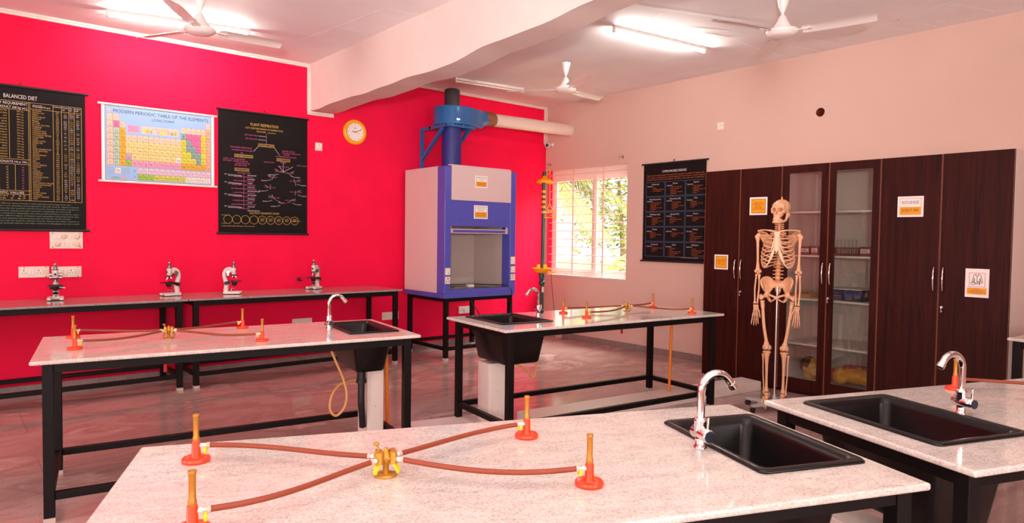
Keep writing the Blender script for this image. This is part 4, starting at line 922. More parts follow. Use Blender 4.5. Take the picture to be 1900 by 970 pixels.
def coat(b):
    cx, cz, w, h = lx(3, -5.914), 1.183, 0.165, 0.232; y = -CD-0.0022
    b.box(cx-w/2, cx+w/2, y, y+0.0015, cz-h/2, cz+h/2, 0)
    b.rect(cx-0.056, cx+0.056, cz-0.033, cz+0.083, y-0.0004, 2); b.rect(cx-0.053, cx+0.053, cz-0.030, cz+0.080, y-0.0008, 0)
    b.rect(cx-0.068, cx+0.068, cz-0.092, cz-0.040, y-0.0004, 3)
    P = [[(-0.006, 0.068), (-0.022, 0.06), (-0.034, 0.005), (-0.024, 0.002), (-0.018, 0.035), (-0.018, -0.006)], [(0.006, 0.068), (0.024, 0.06), (0.040, 0.0), (0.030, -0.002), (0.020, 0.035), (0.018, -0.016)], [(-0.012, 0.066), (0, 0.045), (0.012, 0.066)], [(0, 0.045), (0, -0.008)], [(-0.018, -0.006), (0.0, -0.008), (0.018, -0.016), (0.024, -0.004)], [(-0.045, -0.006), (-0.035, 0.004), (-0.025, -0.004), (-0.012, 0.0), (-0.008, -0.012), (-0.022, -0.02), (-0.036, -0.018), (-0.045, -0.006)], [(0.006, 0.01), (0.016, 0.01), (0.016, -0.004), (0.006, -0.004), (0.006, 0.01)]]
    for pl_ in P:
        for p, q in zip(pl_, pl_[1:]): b.line(cx+p[0], cz+0.005+p[1], cx+q[0], cz+0.005+q[1], y-0.0012, 0.0035, 1)
    for i, tx in enumerate(('ALWAYS', 'WEAR LAB COAT', 'GLOVES AND GOGGLES', 'IN THE LAB')): b.text(tx, 0.011, cx, cz-0.053-0.0118*i, y-0.0008, 1, 'CENTER')
o = part('warning_sign', [M['paper'], M['blackink'], M['signred'], M['signorange']], d3[1], coat); o['label'] = 'white sign with a lab coat drawing over an orange strip'
# ---- things on the shelves
def shelf_thing(name, label, cat, y, z, depth=-0.40, group=None): return thing(name, label, cat, (depth, y, z), -90, group)
rk = shelf_thing('test_tube_rack', 'brown test tube rack standing on the cupboard shelf behind the right glass door', 'rack', -4.745, 1.369)
rkm = mat('rack_brown_plastic', (120, 52, 50), 0.4)
def rack(b):
    for z in (0.012, 0.07): b.box(-0.13, 0.13, -0.05, 0.05, z, z+0.008)
    b.box(-0.13, 0.13, -0.05, 0.05, 0, 0.008)
    for x in (-0.13, 0.122): b.box(x, x+0.008, -0.05, 0.05, 0, 0.082)
    for k in range(13): b.box(-0.122+0.0203*k-0.003, -0.122+0.0203*k+0.003, -0.0505, -0.046, 0.008, 0.078)
part('rack_frame', rkm, rk, rack)
for k in range(6): part('test_tube', M['cabglass'], rk, lambda b: b.lathe([(0.0, 0.012), (0.007, 0.018), (0.008, 0.03), (0.008, 0.155), (0.0095, 0.158)], 12, 0, Matrix.Translation((-0.095+0.036*k, 0.0, 0.0))))
def carton(label, y, z, w, h, dd, colr):
    t = shelf_thing('cardboard_box', label, 'box', y, z)
    m_ = mat('carton_print', colr, 0.5, noise=0.1)
    part('box_body', m_, t, lambda b: b.box(-w/2, w/2, -dd/2, dd/2, 0, h), 0.002)
    def lab(b):
        b.box(-w/2+0.008, w/2-0.008, -dd/2-0.001, -dd/2, h*0.3, h*0.75, 0)
        for i in range(3): b.box(-w/2+0.014, w/2-0.02-0.006*i, -dd/2-0.0014, -dd/2-0.001, h*(0.38+0.11*i), h*(0.42+0.11*i), 1)
    part('box_label', [M['paper'], M['blackink']], t, lab)
carton('maroon carton at the right end of the test tube rack shelf', -4.94, 1.369, 0.10, 0.088, 0.14, (130, 60, 62))
carton('brown carton with pale label behind the left glass door', -4.455, 1.369, 0.075, 0.088, 0.14, (150, 96, 84))
carton('wider maroon carton left of the brown carton behind the left glass door', -4.36, 1.369, 0.09, 0.082, 0.14, (140, 84, 74))
def tray(name, label, y, z, w, h, dd, m_, cat='tray', depth=-0.38):
    t = shelf_thing(name, label, cat, y, z, depth)
    def fn(b):
        lo = [rrect(-w/2+0.014, w/2-0.014, -dd/2+0.014, dd/2-0.014, 0, 0.02), rrect(-w/2, w/2, -dd/2, dd/2, h, 0.025), rrect(-w/2-0.006, w/2+0.006, -dd/2-0.006, dd/2+0.006, h+0.003, 0.028), rrect(-w/2+0.004, w/2-0.004, -dd/2+0.004, dd/2-0.004, h+0.001, 0.024), rrect(-w/2+0.018, w/2-0.018, -dd/2+0.018, dd/2-0.018, 0.005, 0.02)]
        b.loft(lo, 0)
    part('tray_body', m_, t, fn)
    return t
bluem = mat('dark_blue_tray', (36, 54, 86), 0.4); bluem2 = mat('bright_blue_tray', (40, 84, 150), 0.4)
tray('plastic_tray', 'dark blue plastic tray at the bottom of the stack on the middle shelf', -4.80, 0.943, 0.34, 0.055, 0.36, bluem)
tray('plastic_tray', 'bright blue tray resting on the dark blue tray', -4.80, 1.002, 0.34, 0.035, 0.36, bluem2)
bk = shelf_thing('folded_board', 'white topped flat board lying on the blue trays', 'board', -4.80, 1.041)
part('board_sheet', M['paper'], bk, lambda b: b.box(-0.165, 0.165, -0.19, 0.19, 0.008, 0.014))
part('board_backing', M['dark'], bk, lambda b: b.box(-0.165, 0.165, -0.19, 0.19, 0, 0.008))
tray('plastic_tray', 'flat tan tray on the middle shelf behind the left glass door', -4.36, 0.943, 0.21, 0.03, 0.34, mat('tan_tray', (206, 160, 96), 0.5))
hm = shelf_thing('head_model', 'yellow anatomical head model with brown hair half on the bottom shelf', 'head model', -4.42, 0.125, -0.42)
skin = mat('model_skin_yellow', (226, 160, 52), 0.45, noise=0.1, scale=20); hair = mat('model_hair_brown', (74, 44, 24), 0.6, noise=0.2)
def headfn(b):
    m_ = MB(); m_.ell((0, 0, 0.115), (0.072, 0.088, 0.098)); m_.ell((0.0, -0.06, 0.07), (0.05, 0.05, 0.055)); m_.ell((0, -0.105, 0.095), (0.014, 0.02, 0.026)); m_.cyl((0, 0.01, 0.0), (0, 0, 0.08), 0.05); m_.ell((0.03, -0.09, 0.125), (0.014, 0.012, 0.01)); m_.ell((-0.03, -0.09, 0.125), (0.014, 0.012, 0.01)); m_.ell((0, -0.098, 0.05), (0.025, 0.014, 0.008))
    for s_ in (-1, 1): m_.ell((0.072*s_, 0.0, 0.10), (0.012, 0.022, 0.034))
    v, f = remeshed(m_, 0.006, 3)
    Xh = Matrix.Translation((0, 0, 0)) @ Matrix.Rotation(R(70), 4, 'Z'); b.add(v, f, 0, True, Xh)
part('head_face', skin, hm, headfn)
part('hair', hair, hm, lambda b: b.ell((-0.012, 0.0, 0.13), (0.085, 0.078, 0.088), 0, (0, R(18), 0)))
to = shelf_thing('torso_model', 'yellow anatomical torso model lying on the bottom shelf behind the right glass door', 'torso model', -4.83, 0.125, -0.40)
def torso(b):
    m_ = MB(); m_.ell((0.03, 0, 0.095), (0.17, 0.13, 0.085)); m_.ell((-0.09, 0, 0.085), (0.09, 0.16, 0.078)); m_.ell((0.16, 0, 0.085), (0.11, 0.13, 0.082)); m_.cyl((-0.17, 0, 0.075), (-0.10, 0, 0.08), 0.055); m_.ell((-0.06, -0.12, 0.06), (0.07, 0.06, 0.05))
    v, f = remeshed(m_, 0.008, 5); b.add(v, f, 0, True)
part('torso_body', skin, to, torso)
part('neck_section', mat('model_red', (206, 50, 20), 0.5), to, lambda b: (b.ell((-0.165, -0.02, 0.075), (0.025, 0.07, 0.062)), b.ell((-0.135, -0.11, 0.085), (0.05, 0.045, 0.05))))
def organs(b):
    b.ell((-0.01, -0.02, 0.165), (0.065, 0.05, 0.025)); b.ell((0.06, 0.0, 0.168), (0.07, 0.055, 0.022)); b.ell((0.02, -0.06, 0.155), (0.05, 0.03, 0.025))
    b.tube(smooth_path([(0.1, -0.05, 0.16), (0.14, 0.0, 0.165), (0.16, 0.05, 0.155)]), 0.018, 10)
part('organs', mat('model_organ_pink', (196, 90, 100), 0.45, noise=0.2), to, organs)
# ------------------------------------------------------------------ laboratory benches
def W_(bn, a, b_, z=0):
    x, y, r = bn['x'], bn['y'], R(bn['r']); return (x+a*math.cos(r)-b_*math.sin(r), y+a*math.sin(r)+b_*math.cos(r), z)
def bench(label, x, y, rot, w, d, h, sink=None, ix=0.075, iy=0.067, top='granite', th=0.021, back_rail=True, front_rail=True, legs=None, name='lab_bench', rails=(1, 1, 1, 1)):
    t = thing(name, label, 'lab bench', (x, y, 0), rot, 'granite topped lab benches')
    def topfn(b):
        if sink:
            sx0, sx1, sy0, sy1 = sink; e = 0.022; sx0 += e; sx1 -= e; sy0 += e; sy1 -= e
            xs = [-w/2, sx0, sx1, w/2]; ys = [-d/2, sy0, sy1, d/2]
            vs = [(X_, Y_, z) for z in (h-th, h) for Y_ in ys for X_ in xs]; fs = []
            for lvl in (0, 1):
                for j in range(3):
                    for i in range(3):
                        if i == 1 and j == 1: continue
                        q = [16*lvl+4*j+i, 16*lvl+4*j+i+1, 16*lvl+4*j+i+5, 16*lvl+4*j+i+4]; fs.append(tuple(q if lvl else q[::-1]))
            for i in range(3):
                fs += [(i, i+1, 16+i+1, 16+i), (12+i+1, 12+i, 28+i, 28+i+1), (4*(i+1), 4*i, 16+4*i, 16+4*(i+1)), (4*i+3, 4*(i+1)+3, 16+4*(i+1)+3, 16+4*i+3)]
            fs += [(6, 5, 21, 22), (9, 10, 26, 25), (5, 9, 25, 21), (10, 6, 22, 26)]
            b.add(vs, fs)
        else: b.box(-w/2, w/2, -d/2, d/2, h-th, h)
    part('worktop', M[top], t, topfn, 0.007, 3)
    lx_, ly_ = w/2-ix, d/2-iy; q = 0.025; zt = h-th-0.001
    for s1 in (-1, 1):
        for s2 in (-1, 1):
            X0, Y0 = s1*lx_, s2*ly_
            lg = part('leg', M['black'], t, lambda b: b.box(X0-q, X0+q, Y0-q, Y0+q, 0.026, zt), 0.003)
            part('foot_cap', M['foot'], lg, lambda b: b.box(X0-q-0.001, X0+q+0.001, Y0-q-0.001, Y0+q+0.001, 0, 0.026))
    for s2 in (-1, 1): part('apron_rail', M['black'], t, lambda b: b.box(-lx_+q, lx_-q, s2*ly_-0.02, s2*ly_+0.02, zt-0.05, zt), 0.003)
    for s1 in (-1, 1): part('apron_rail', M['black'], t, lambda b: b.box(s1*lx_-0.02, s1*lx_+0.02, -ly_+q, ly_-q, zt-0.05, zt), 0.003)
    zr = 0.115
    if rails[0]: part('lower_rail', M['black'], t, lambda b: b.box(-lx_+q, lx_-q, -ly_-0.02, -ly_+0.02, zr, zr+0.04), 0.003)
    if rails[1]: part('lower_rail', M['black'], t, lambda b: b.box(-lx_+q, lx_-q, ly_-0.02, ly_+0.02, zr, zr+0.04), 0.003)
    for s1, on in ((-1, rails[2]), (1, rails[3])):
        if on: part('lower_rail', M['black'], t, lambda b: b.box(s1*lx_-0.02, s1*lx_+0.02, -ly_+q, ly_-q, zr, zr+0.04), 0.003)
    return dict(x=x, y=y, r=rot, w=w, d=d, h=h, t=t)
SA, SB, SC, SD = (0.645, 1.020, -0.275, 0.275), (0.645, 0.998, -0.27, 0.345), (-1.03, -0.55, -0.205, 0.385), (-0.95, -0.505, -0.245, 0.355)
A = bench('large granite bench nearest the viewer, bottom centre, cut by the lower edge', -5.846, -6.179, -22.55, 2.113, 0.908, 0.85, SA, ix=0.045)
B = bench('granite bench in front of the microscope benches, with looped beige hose below', -5.666, -3.226, -8.66, 2.126, 0.951, 0.851, SB, ix=0.075)
Cb = bench('granite bench in front of the fume hood and window', -2.870, -3.695, -7.11, 2.326, 0.902, 0.847, SC, ix=0.085)
D = bench('granite bench at the right edge in front of the skeleton', -3.689, -7.003, -20.5, 2.12, 0.89, 0.85, SD, ix=0.06)
K = bench('narrow granite bench against the pink wall, left of the pair, carrying two microscopes', -6.66, -0.385, 0, 2.66, 0.745, 0.874, None, ix=0.07, iy=0.05, top='granite_grey', th=0.02)
K2 = bench('narrow granite bench against the pink wall beside the fume hood', -4.150, -0.385, 0, 2.345, 0.745, 0.874, None, ix=0.07, iy=0.05, top='granite_grey', th=0.02, rails=(1, 1, 1, 1))
ca, sa_ = math.cos(R(-8)), math.sin(R(-8))
ew, ed = 1.20, 0.62; cx_, cy_ = ew/2, -ed/2
E_ = bench('granite bench whose corner shows at the right edge beside the last cupboard', -1.431+cx_*ca-cy_*sa_, -6.298+cx_*sa_+cy_*ca, -8, ew, ed, 0.85, None, ix=0.05, iy=0.05)

# ------------------------------------------------------------------ sinks, taps
def sink(bn, s_, label, depth=0.32, waste=False):
    x0, x1, y0, y1 = s_; cx, cy = (x0+x1)/2, (y0+y1)/2; w, d = x1-x0, y1-y0
    t = thing('lab_sink', label, 'sink', W_(bn, cx, cy, bn['h']), bn['r'], 'black drop in sinks')
    def r_(e, z, r): return rrect(-w/2+e, w/2-e, -d/2+e, d/2-e, z, r)
    def fn(b):
        dz = -depth
        b.loft([r_(0.085, dz, 0.03), r_(0.075, dz+0.012, 0.035), r_(0.034, -0.024, 0.03), r_(0.034, 0.0012, 0.03), r_(0.0, 0.0012, 0.022), r_(0.0, 0.006, 0.022), r_(0.006, 0.011, 0.022), r_(0.024, 0.010, 0.024), r_(0.034, 0.004, 0.03), r_(0.042, -0.02, 0.035), r_(0.08, dz+0.03, 0.04), r_(0.10, dz+0.018, 0.03)], 0)
    part('bowl', M['sink'], t, fn)
    part('drain', M['steel'], t, lambda b: b.lathe([(0.03, -depth+0.017), (0.033, -depth+0.021), (0.022, -depth+0.0225), (0.0, -depth+0.0215)], 20))
    return t
s1 = sink(A, SA, 'black sink set in the large bench nearest the viewer')
s2 = sink(B, SB, 'black sink at the right end of the bench with the looped beige hose', 0.275)
s3 = sink(Cb, SC, 'black sink whose deep bowl hangs from the bench by the fume hood', 0.325)
s4 = sink(D, SD, 'black sink at the right edge of the photo, in front of the cupboards', 0.335)
def waste(b):
    b.cyl((-0.045, -0.155, -0.277), (-0.045, -0.155, -0.335), 0.03, n=18); b.cyl((-0.045, -0.155, -0.335), (-0.045, -0.155, -0.36), 0.036, n=18)
    b.tube(smooth_path([(-0.045, -0.155, -0.36), (-0.045, -0.155, -0.50), (-0.03, -0.13, -0.60), (-0.016, -0.10, -0.68)]), 0.024, 14)
part('waste_pipe', M['dark'], s2, waste)
def tap(bn, a, b_, side, label, lever=-1):
    t = thing('gooseneck_tap', label, 'tap', W_(bn, a, b_, bn['h']+0.0005), bn['r'], 'chrome gooseneck taps')
    part('base', M['chrome'], t, lambda b: b.lathe([(0.0205, 0.0), (0.0205, 0.005), (0.0165, 0.009), (0.0165, 0.03)], 24))
    part('valve_body', M['chrome'], t, lambda b: (b.tube([(0, 0.030, 0.047), (0, 0.028, 0.047), (0, -0.05, 0.047), (0, -0.052, 0.047)], [0.014, 0.021, 0.021, 0.019], 20), b.lathe([(0.021, 0.05), (0.020, 0.085), (0.0205, 0.092), (0.015, 0.096)], 20)))
    part('valve_cap', mat('cap_dark_chrome', (70, 76, 90), 0.2, metal=0.8), t, lambda b: b.cyl((0, -0.052, 0.047), (0, -0.054, 0.047), 0.017, n=20))
    part('lever', M['chrome'], t, lambda b: b.tube([(0, -0.040, 0.06), (0.0, -0.043, 0.105)], [0.0045, 0.0035], 10))
    R0 = 0.055
    pts = [(0, 0, 0.09), (0, 0, 0.13), (0, 0, 0.178)]+[(side*(R0-R0*math.cos(R(k))), 0, 0.178+R0*math.sin(R(k))) for k in range(15, 150, 12)]
    e = Vector(pts[-1]); dr = (e-Vector(pts[-2])).normalized(); pts.append(tuple(e+dr*0.012))
    part('spout', M['chrome'], t, lambda b: (b.tube(pts, 0.0125, 16), b.tube([e+dr*0.012, e+dr*0.03], 0.0145, 16)))
    return t
tap(A, 0.617, -0.01, 1, 'chrome gooseneck tap on the large bench nearest the viewer')
tap(B, 0.60, 0.05, 1, 'chrome gooseneck tap in front of the microscope benches')
tap(Cb, -0.475, 0.12, -1, 'chrome gooseneck tap in front of the fume hood and eyewash')
tap(D, -0.470, 0.04, -1, 'chrome gooseneck tap in front of the cupboard with the lab coat sign')

# ------------------------------------------------------------------ burners, gas turrets, hoses
def burner_proto():
    t = thing('bunsen_burner', 'x', 'burner', (0, 0, 0), 0, 'orange bunsen burners')
    part('base', M['burner'], t, lambda b: b.lathe([(0.0, 0.0), (0.037, 0.0), (0.0385, 0.004), (0.0385, 0.010), (0.035, 0.014), (0.031, 0.011), (0.018, 0.011), (0.0125, 0.016), (0.0115, 0.058), (0.009, 0.060)], 32, cap=False))
    part('barrel', M['brass'], t, lambda b: b.lathe([(0.0085, 0.058), (0.0095, 0.060), (0.0095, 0.070), (0.0078, 0.074), (0.0078, 0.128), (0.0092, 0.131), (0.0092, 0.137), (0.0062, 0.137), (0.0062, 0.12)], 20, cap=False))
    part('gas_nozzle', M['white'], t, lambda b: b.tube([(0.008, 0, 0.046), (0.018, 0, 0.046), (0.019, 0, 0.046), (0.034, 0, 0.046)], [0.006, 0.006, 0.004, 0.004], 12))
    part('valve_lever', M['yellow'], t, lambda b: b.box(0.022, 0.030, -0.013, 0.018, 0.026, 0.042, 0, Matrix.Rotation(R(10), 4, 'X')), 0.003)
    return t
BP = burner_proto(); BP_used = [False]
def burner(bn, a, b_, face, label):
    loc = W_(bn, a, b_, bn['h']+0.0005); rz = bn['r']+face
    if not BP_used[0]:
        BP_used[0] = True; BP.location = loc; BP.rotation_euler = (0, 0, R(rz)); BP['label'] = label
    else: dup(BP, label, loc, rz)
    q = R(rz); return Vector(loc)+Vector((math.cos(q)*0.030, math.sin(q)*0.030, 0.046)), Vector((math.cos(q), math.sin(q), 0))
ARMS = (32, 148, 212, 328)
def turret(bn, a, b_, label, lev='yellow'):
    t = thing('gas_turret', label, 'gas tap', W_(bn, a, b_, bn['h']+0.0005), bn['r'], 'four way brass gas taps')
    part('flange', M['brassy'], t, lambda b: b.lathe([(0.0, 0), (0.031, 0.0), (0.031, 0.003), (0.012, 0.005), (0.009, 0.008)], 28, cap=False))
    part('stem', M['brassy'], t, lambda b: b.lathe([(0.0085, 0.004), (0.0085, 0.034), (0.014, 0.037), (0.014, 0.062), (0.008, 0.066), (0.005, 0.076)], 20))
    for k, an in enumerate(ARMS):
        X = Matrix.Rotation(R(an), 4, 'Z')
        ar = part('valve_arm', M['brassy'], t, lambda b: (b.tube([X @ Vector((0.008, 0, 0.048)), X @ Vector((0.034, 0, 0.048))], 0.0085, 12), b.tube([X @ Vector((0.022, 0, 0.036)), X @ Vector((0.022, 0, 0.068))], [0.0115, 0.010], 12)))
        part('hose_barb', M['white'], ar, lambda b: b.tube([X @ Vector((0.034, 0, 0.048)), X @ Vector((0.050, 0, 0.048))], 0.0062, 12))
        if k == 1:
            part('lever', M['brassy'], ar, lambda b: (b.tube([X @ Vector((0.022, 0, 0.066)), X @ Vector((0.026, 0, 0.080))], 0.003, 8), b.ell(X @ Vector((0.029, 0, 0.084)), (0.009, 0.009, 0.005), nu=12, nv=8)))
        else:
            def lev_(b):
                sec = [(0.024, 0.036, 0.0085), (0.030, 0.030, 0.0095), (0.036, 0.018, 0.0065), (0.037, 0.010, 0.0045)]
                b.loft([[X @ Vector((x-0.0028, -w, z)), X @ Vector((x-0.0028, w, z)), X @ Vector((x+0.0028, w, z+0.001)), X @ Vector((x+0.0028, -w, z+0.001))] for x, z, w in sec], 0, smooth=False)
            part('lever', M[lev], ar, lev_)
    c = Vector(W_(bn, a, b_, bn['h']+0.0485)); out = []
    for an in ARMS:
        q = R(bn['r']+an); dv = Vector((math.cos(q), math.sin(q), 0)); out.append((c+dv*0.046, dv))
    return out
def hose(p, dp, q, dq, label, sag=0.012, k=0.38, side=0.0):
    L_ = (q-p).length; mid = (p+q)/2; t = thing('gas_hose', label, 'hose', tuple(mid), 0, 'brown rubber gas hoses')
    sd = Vector((-(q-p).y, (q-p).x, 0)).normalized()*side
    pts = bez(p, p+dp*L_*k+Vector((0, 0, -sag))+sd, q+dq*L_*k+Vector((0, 0, -sag))+sd, q, 28)
    part('tube', M['hose'], t, lambda b: b.tube([v-mid for v in pts], 0.0072, 12))
    for e, dv in ((p, dp), (q, dq)): part('hose_clip', M['foot'], t, lambda b: b.tube([e-mid-dv*0.001, e-mid+dv*0.007], 0.0082, 14))
def gas_set(bn, tur, bs, tl, bl, hl, lev='yellow', sags=(0.012,)*4):
    arms = turret(bn, *tur, tl, lev)
    for i, (a, b_, f) in enumerate(bs):
        p, dp = burner(bn, a, b_, f, bl[i]); k = (1, 2, 0, 3)[i]
        hose(p, dp, arms[k][0], arms[k][1], hl[i], sags[i])
gas_set(A, (-0.366, 0.005), [(-0.876, 0.263, -3), (-0.817, -0.236, 8), (0.121, 0.237, 188), (0.144, -0.214, 172)],
  'brass gas tap with yellow levers in the middle of the large front bench',
  ['orange burner on the large front bench, alone at its far left corner', 'orange burner on the large front bench, half cut off by the lower edge', 'orange burner on the large front bench, near its far edge at centre', 'orange burner on the large front bench, nearest the sink'],
  ['brick red hose on the front bench running to the far left burner', 'brick red hose on the front bench running to the burner cut by the lower edge', 'brick red hose on the front bench running to the far centre burner', 'brick red hose on the front bench running to the burner nearest the sink'], sags=(0.010, 0.004, 0.006, 0.014))
gas_set(B, (-0.393, 0.091), [(-0.900, 0.349, -2), (-0.878, -0.135, 6), (0.085, 0.352, 186), (0.090, -0.290, 170)],
  'brass gas tap on the bench in front of the microscope benches',
  ['orange burner on the microscope side bench, far left, partly hidden by another', 'orange burner on the microscope side bench, near left, hiding another behind it', 'orange burner on the microscope side bench, far right near the tap', 'orange burner on the microscope side bench, near right edge before the tap'],
  ['brown hose on the microscope side bench to its far left burner', 'brown hose on the microscope side bench to its near left burner', 'brown hose on the microscope side bench to its far right burner', 'brown hose on the microscope side bench to its near right burner'], 'brassy')
gas_set(Cb, (0.505, 0.109), [(-0.127, 0.232, 0), (-0.158, -0.125, 2), (0.95, 0.225, 190), (0.886, -0.322, 172)],
  'brass gas tap on the bench below the window',
  ['red burner on the window side bench, farther of the two next to the tap', 'red burner on the window side bench, nearer of the two next to the tap', 'red burner on the window side bench, far side toward the cupboards', 'red burner on the window side bench, nearest the dark cupboard end'],
  ['brown hose on the window side bench to the far burner beside the tap', 'brown hose on the window side bench to the near burner beside the tap', 'brown hose on the window side bench to the far burner by the cupboards', 'brown hose on the window side bench to the near burner by the cupboards'], 'brassy')
dt = turret(D, 0.42, 0.04, 'brass gas tap on the right edge bench, just outside the photo')
p_, dp_ = burner(D, -0.085, 0.355, -10, 'orange burner half hidden behind the tap at the right edge')
hose(p_, dp_, dt[1][0], dt[1][1], 'brick red hose running off the right edge of the photo', 0.012)

# ------------------------------------------------------------------ below the benches
def pedestal(bn, a, b_, z, label, w=0.15, d=0.15, rot=0, z0=0.0):
    t = thing('service_pedestal', label, 'service box', W_(bn, a, b_, z0), bn['r']+rot, 'white service pedestals under the sinks')
    part('casing', M['duct_white'], t, lambda b: b.box(-w/2, w/2, -d/2, d/2, 0, z-z0), 0.003)
    def cover(b):
        b.box(-w/2+0.02, w/2-0.02, -d/2-0.003, -d/2, 0.05, z-z0-0.03, 0)
        for zz in (0.12, (z-z0)*0.55): b.ell((0.0, -d/2-0.003, zz), (0.005, 0.003, 0.005), 1, nu=8, nv=6)
    part('cover_plate', [M['duct_white'], M['steel']], t, cover, 0.001)
    return t
pedestal(B, 0.892, 0.02, 0.555, 'white pedestal below the sink with the looped beige hose', 0.12, 0.20)
pedestal(Cb, -0.885, 0.17, 0.50, 'white pedestal below the deep black sink by the fume hood', 0.17, 0.17)
pedestal(D, -0.80, 0.13, 0.42, 'white pedestal seen under the corner of the large front bench', 0.18, 0.40)
fd = thing('floor_duct', 'low pale service duct on the floor under the window side bench', 'floor duct', (-2.2, -3.83, 0), -7.6)
part('duct_body', M['duct_white'], fd, lambda b: b.box(-1.38, 1.38, -0.125, 0.125, 0, 0.088), 0.004)
part('duct_lid', M['duct_white'], fd, lambda b: (b.box(-1.38, -0.01, -0.118, 0.118, 0.0885, 0.0915), b.box(0.0, 1.38, -0.118, 0.118, 0.0885, 0.0915)), 0.001)
fd2 = thing('floor_duct', 'flat pale floor duct between the two sink pedestals', 'floor duct', (-4.02, -3.26, 0), -14)
part('duct_lid', M['duct_white'], fd2, lambda b: b.box(-0.33, 0.30, -0.12, 0.12, 0, 0.03), 0.003)
def drop_pipe(bn, a, b_, label, tilt):
    t = thing('gas_pipe', label, 'gas pipe', W_(bn, a, b_, 0), bn['r'], 'orange gas drop pipes')
    part('pipe', M['orangepipe'], t, lambda b: b.tube([(tilt, 0, 0.03), (0, 0, 0.76)], 0.0125, 12))
    part('floor_elbow', M['brown'], t, lambda b: (b.tube([(tilt, 0, 0.012), (tilt-0.05, 0.01, 0.012)], 0.012, 10), b.cyl((tilt, 0, 0), (tilt, 0, 0.04), 0.016, n=12)))
    part('ball_valve', M['steel'], t, lambda b: b.cyl((0, 0, 0.73), (0, 0, 0.79), 0.016, n=12))
drop_pipe(B, 1.035, 0.10, 'orange gas pipe dropping beside the sink with the looped hose', 0.02)
drop_pipe(Cb, 0.93, -0.04, 'orange gas pipe dropping below the window side bench', -0.02)
def red_valve(bn, a, b_, label):
    t = thing('gas_valve', label, 'valve', W_(bn, a, b_, 0), bn['r'], 'red handled gas valves')
    part('handle', M['redvalve'], t, lambda b: b.box(-0.010, 0.010, -0.006, 0.006, 0.645, 0.72), 0.004)
    part('valve_body', M['brass'], t, lambda b: b.cyl((0, 0, 0.715), (0, 0, 0.829), 0.010, n=14))
red_valve(B, -0.415, 0.06, 'red valve handle hanging below the microscope side bench')
red_valve(Cb, 0.44, 0.10, 'red valve handle hanging below the window side bench')
def loop_hose(bn, pts, label):
    o = Vector(W_(bn, *pts[0])); t = thing('water_hose', label, 'hose', tuple(o), 0, 'beige water hoses')
    part('tube', M['beige_hose'], t, lambda b: b.tube([Vector(W_(bn, *p))-o for p in smooth_path(pts, 8)], 0.009, 12))
    part('end_fitting', M['steel'], t, lambda b: b.tube([Vector((0, 0, -0.005)), Vector((0, 0, 0.014))], 0.011, 10))
loop_hose(B, [(0.60, 0.05, 0.81), (0.61, 0.045, 0.72), (0.645, 0.03, 0.62), (0.69, 0.01, 0.50), (0.705, -0.02, 0.40), (0.685, -0.03, 0.31), (0.63, -0.03, 0.26), (0.59, -0.02, 0.30), (0.60, -0.01, 0.39), (0.66, 0.02, 0.455), (0.74, 0.04, 0.475), (0.829, 0.04, 0.48)], 'beige rubber hose hanging in a loop beside the white pedestal')
loop_hose(Cb, [(-0.475, 0.12, 0.81), (-0.47, 0.12, 0.60), (-0.48, 0.13, 0.42), (-0.50, 0.14, 0.34), (-0.56, 0.15, 0.40), (-0.66, 0.16, 0.455), (-0.79, 0.17, 0.46)], 'beige rubber hose below the deep black sink by the fume hood')

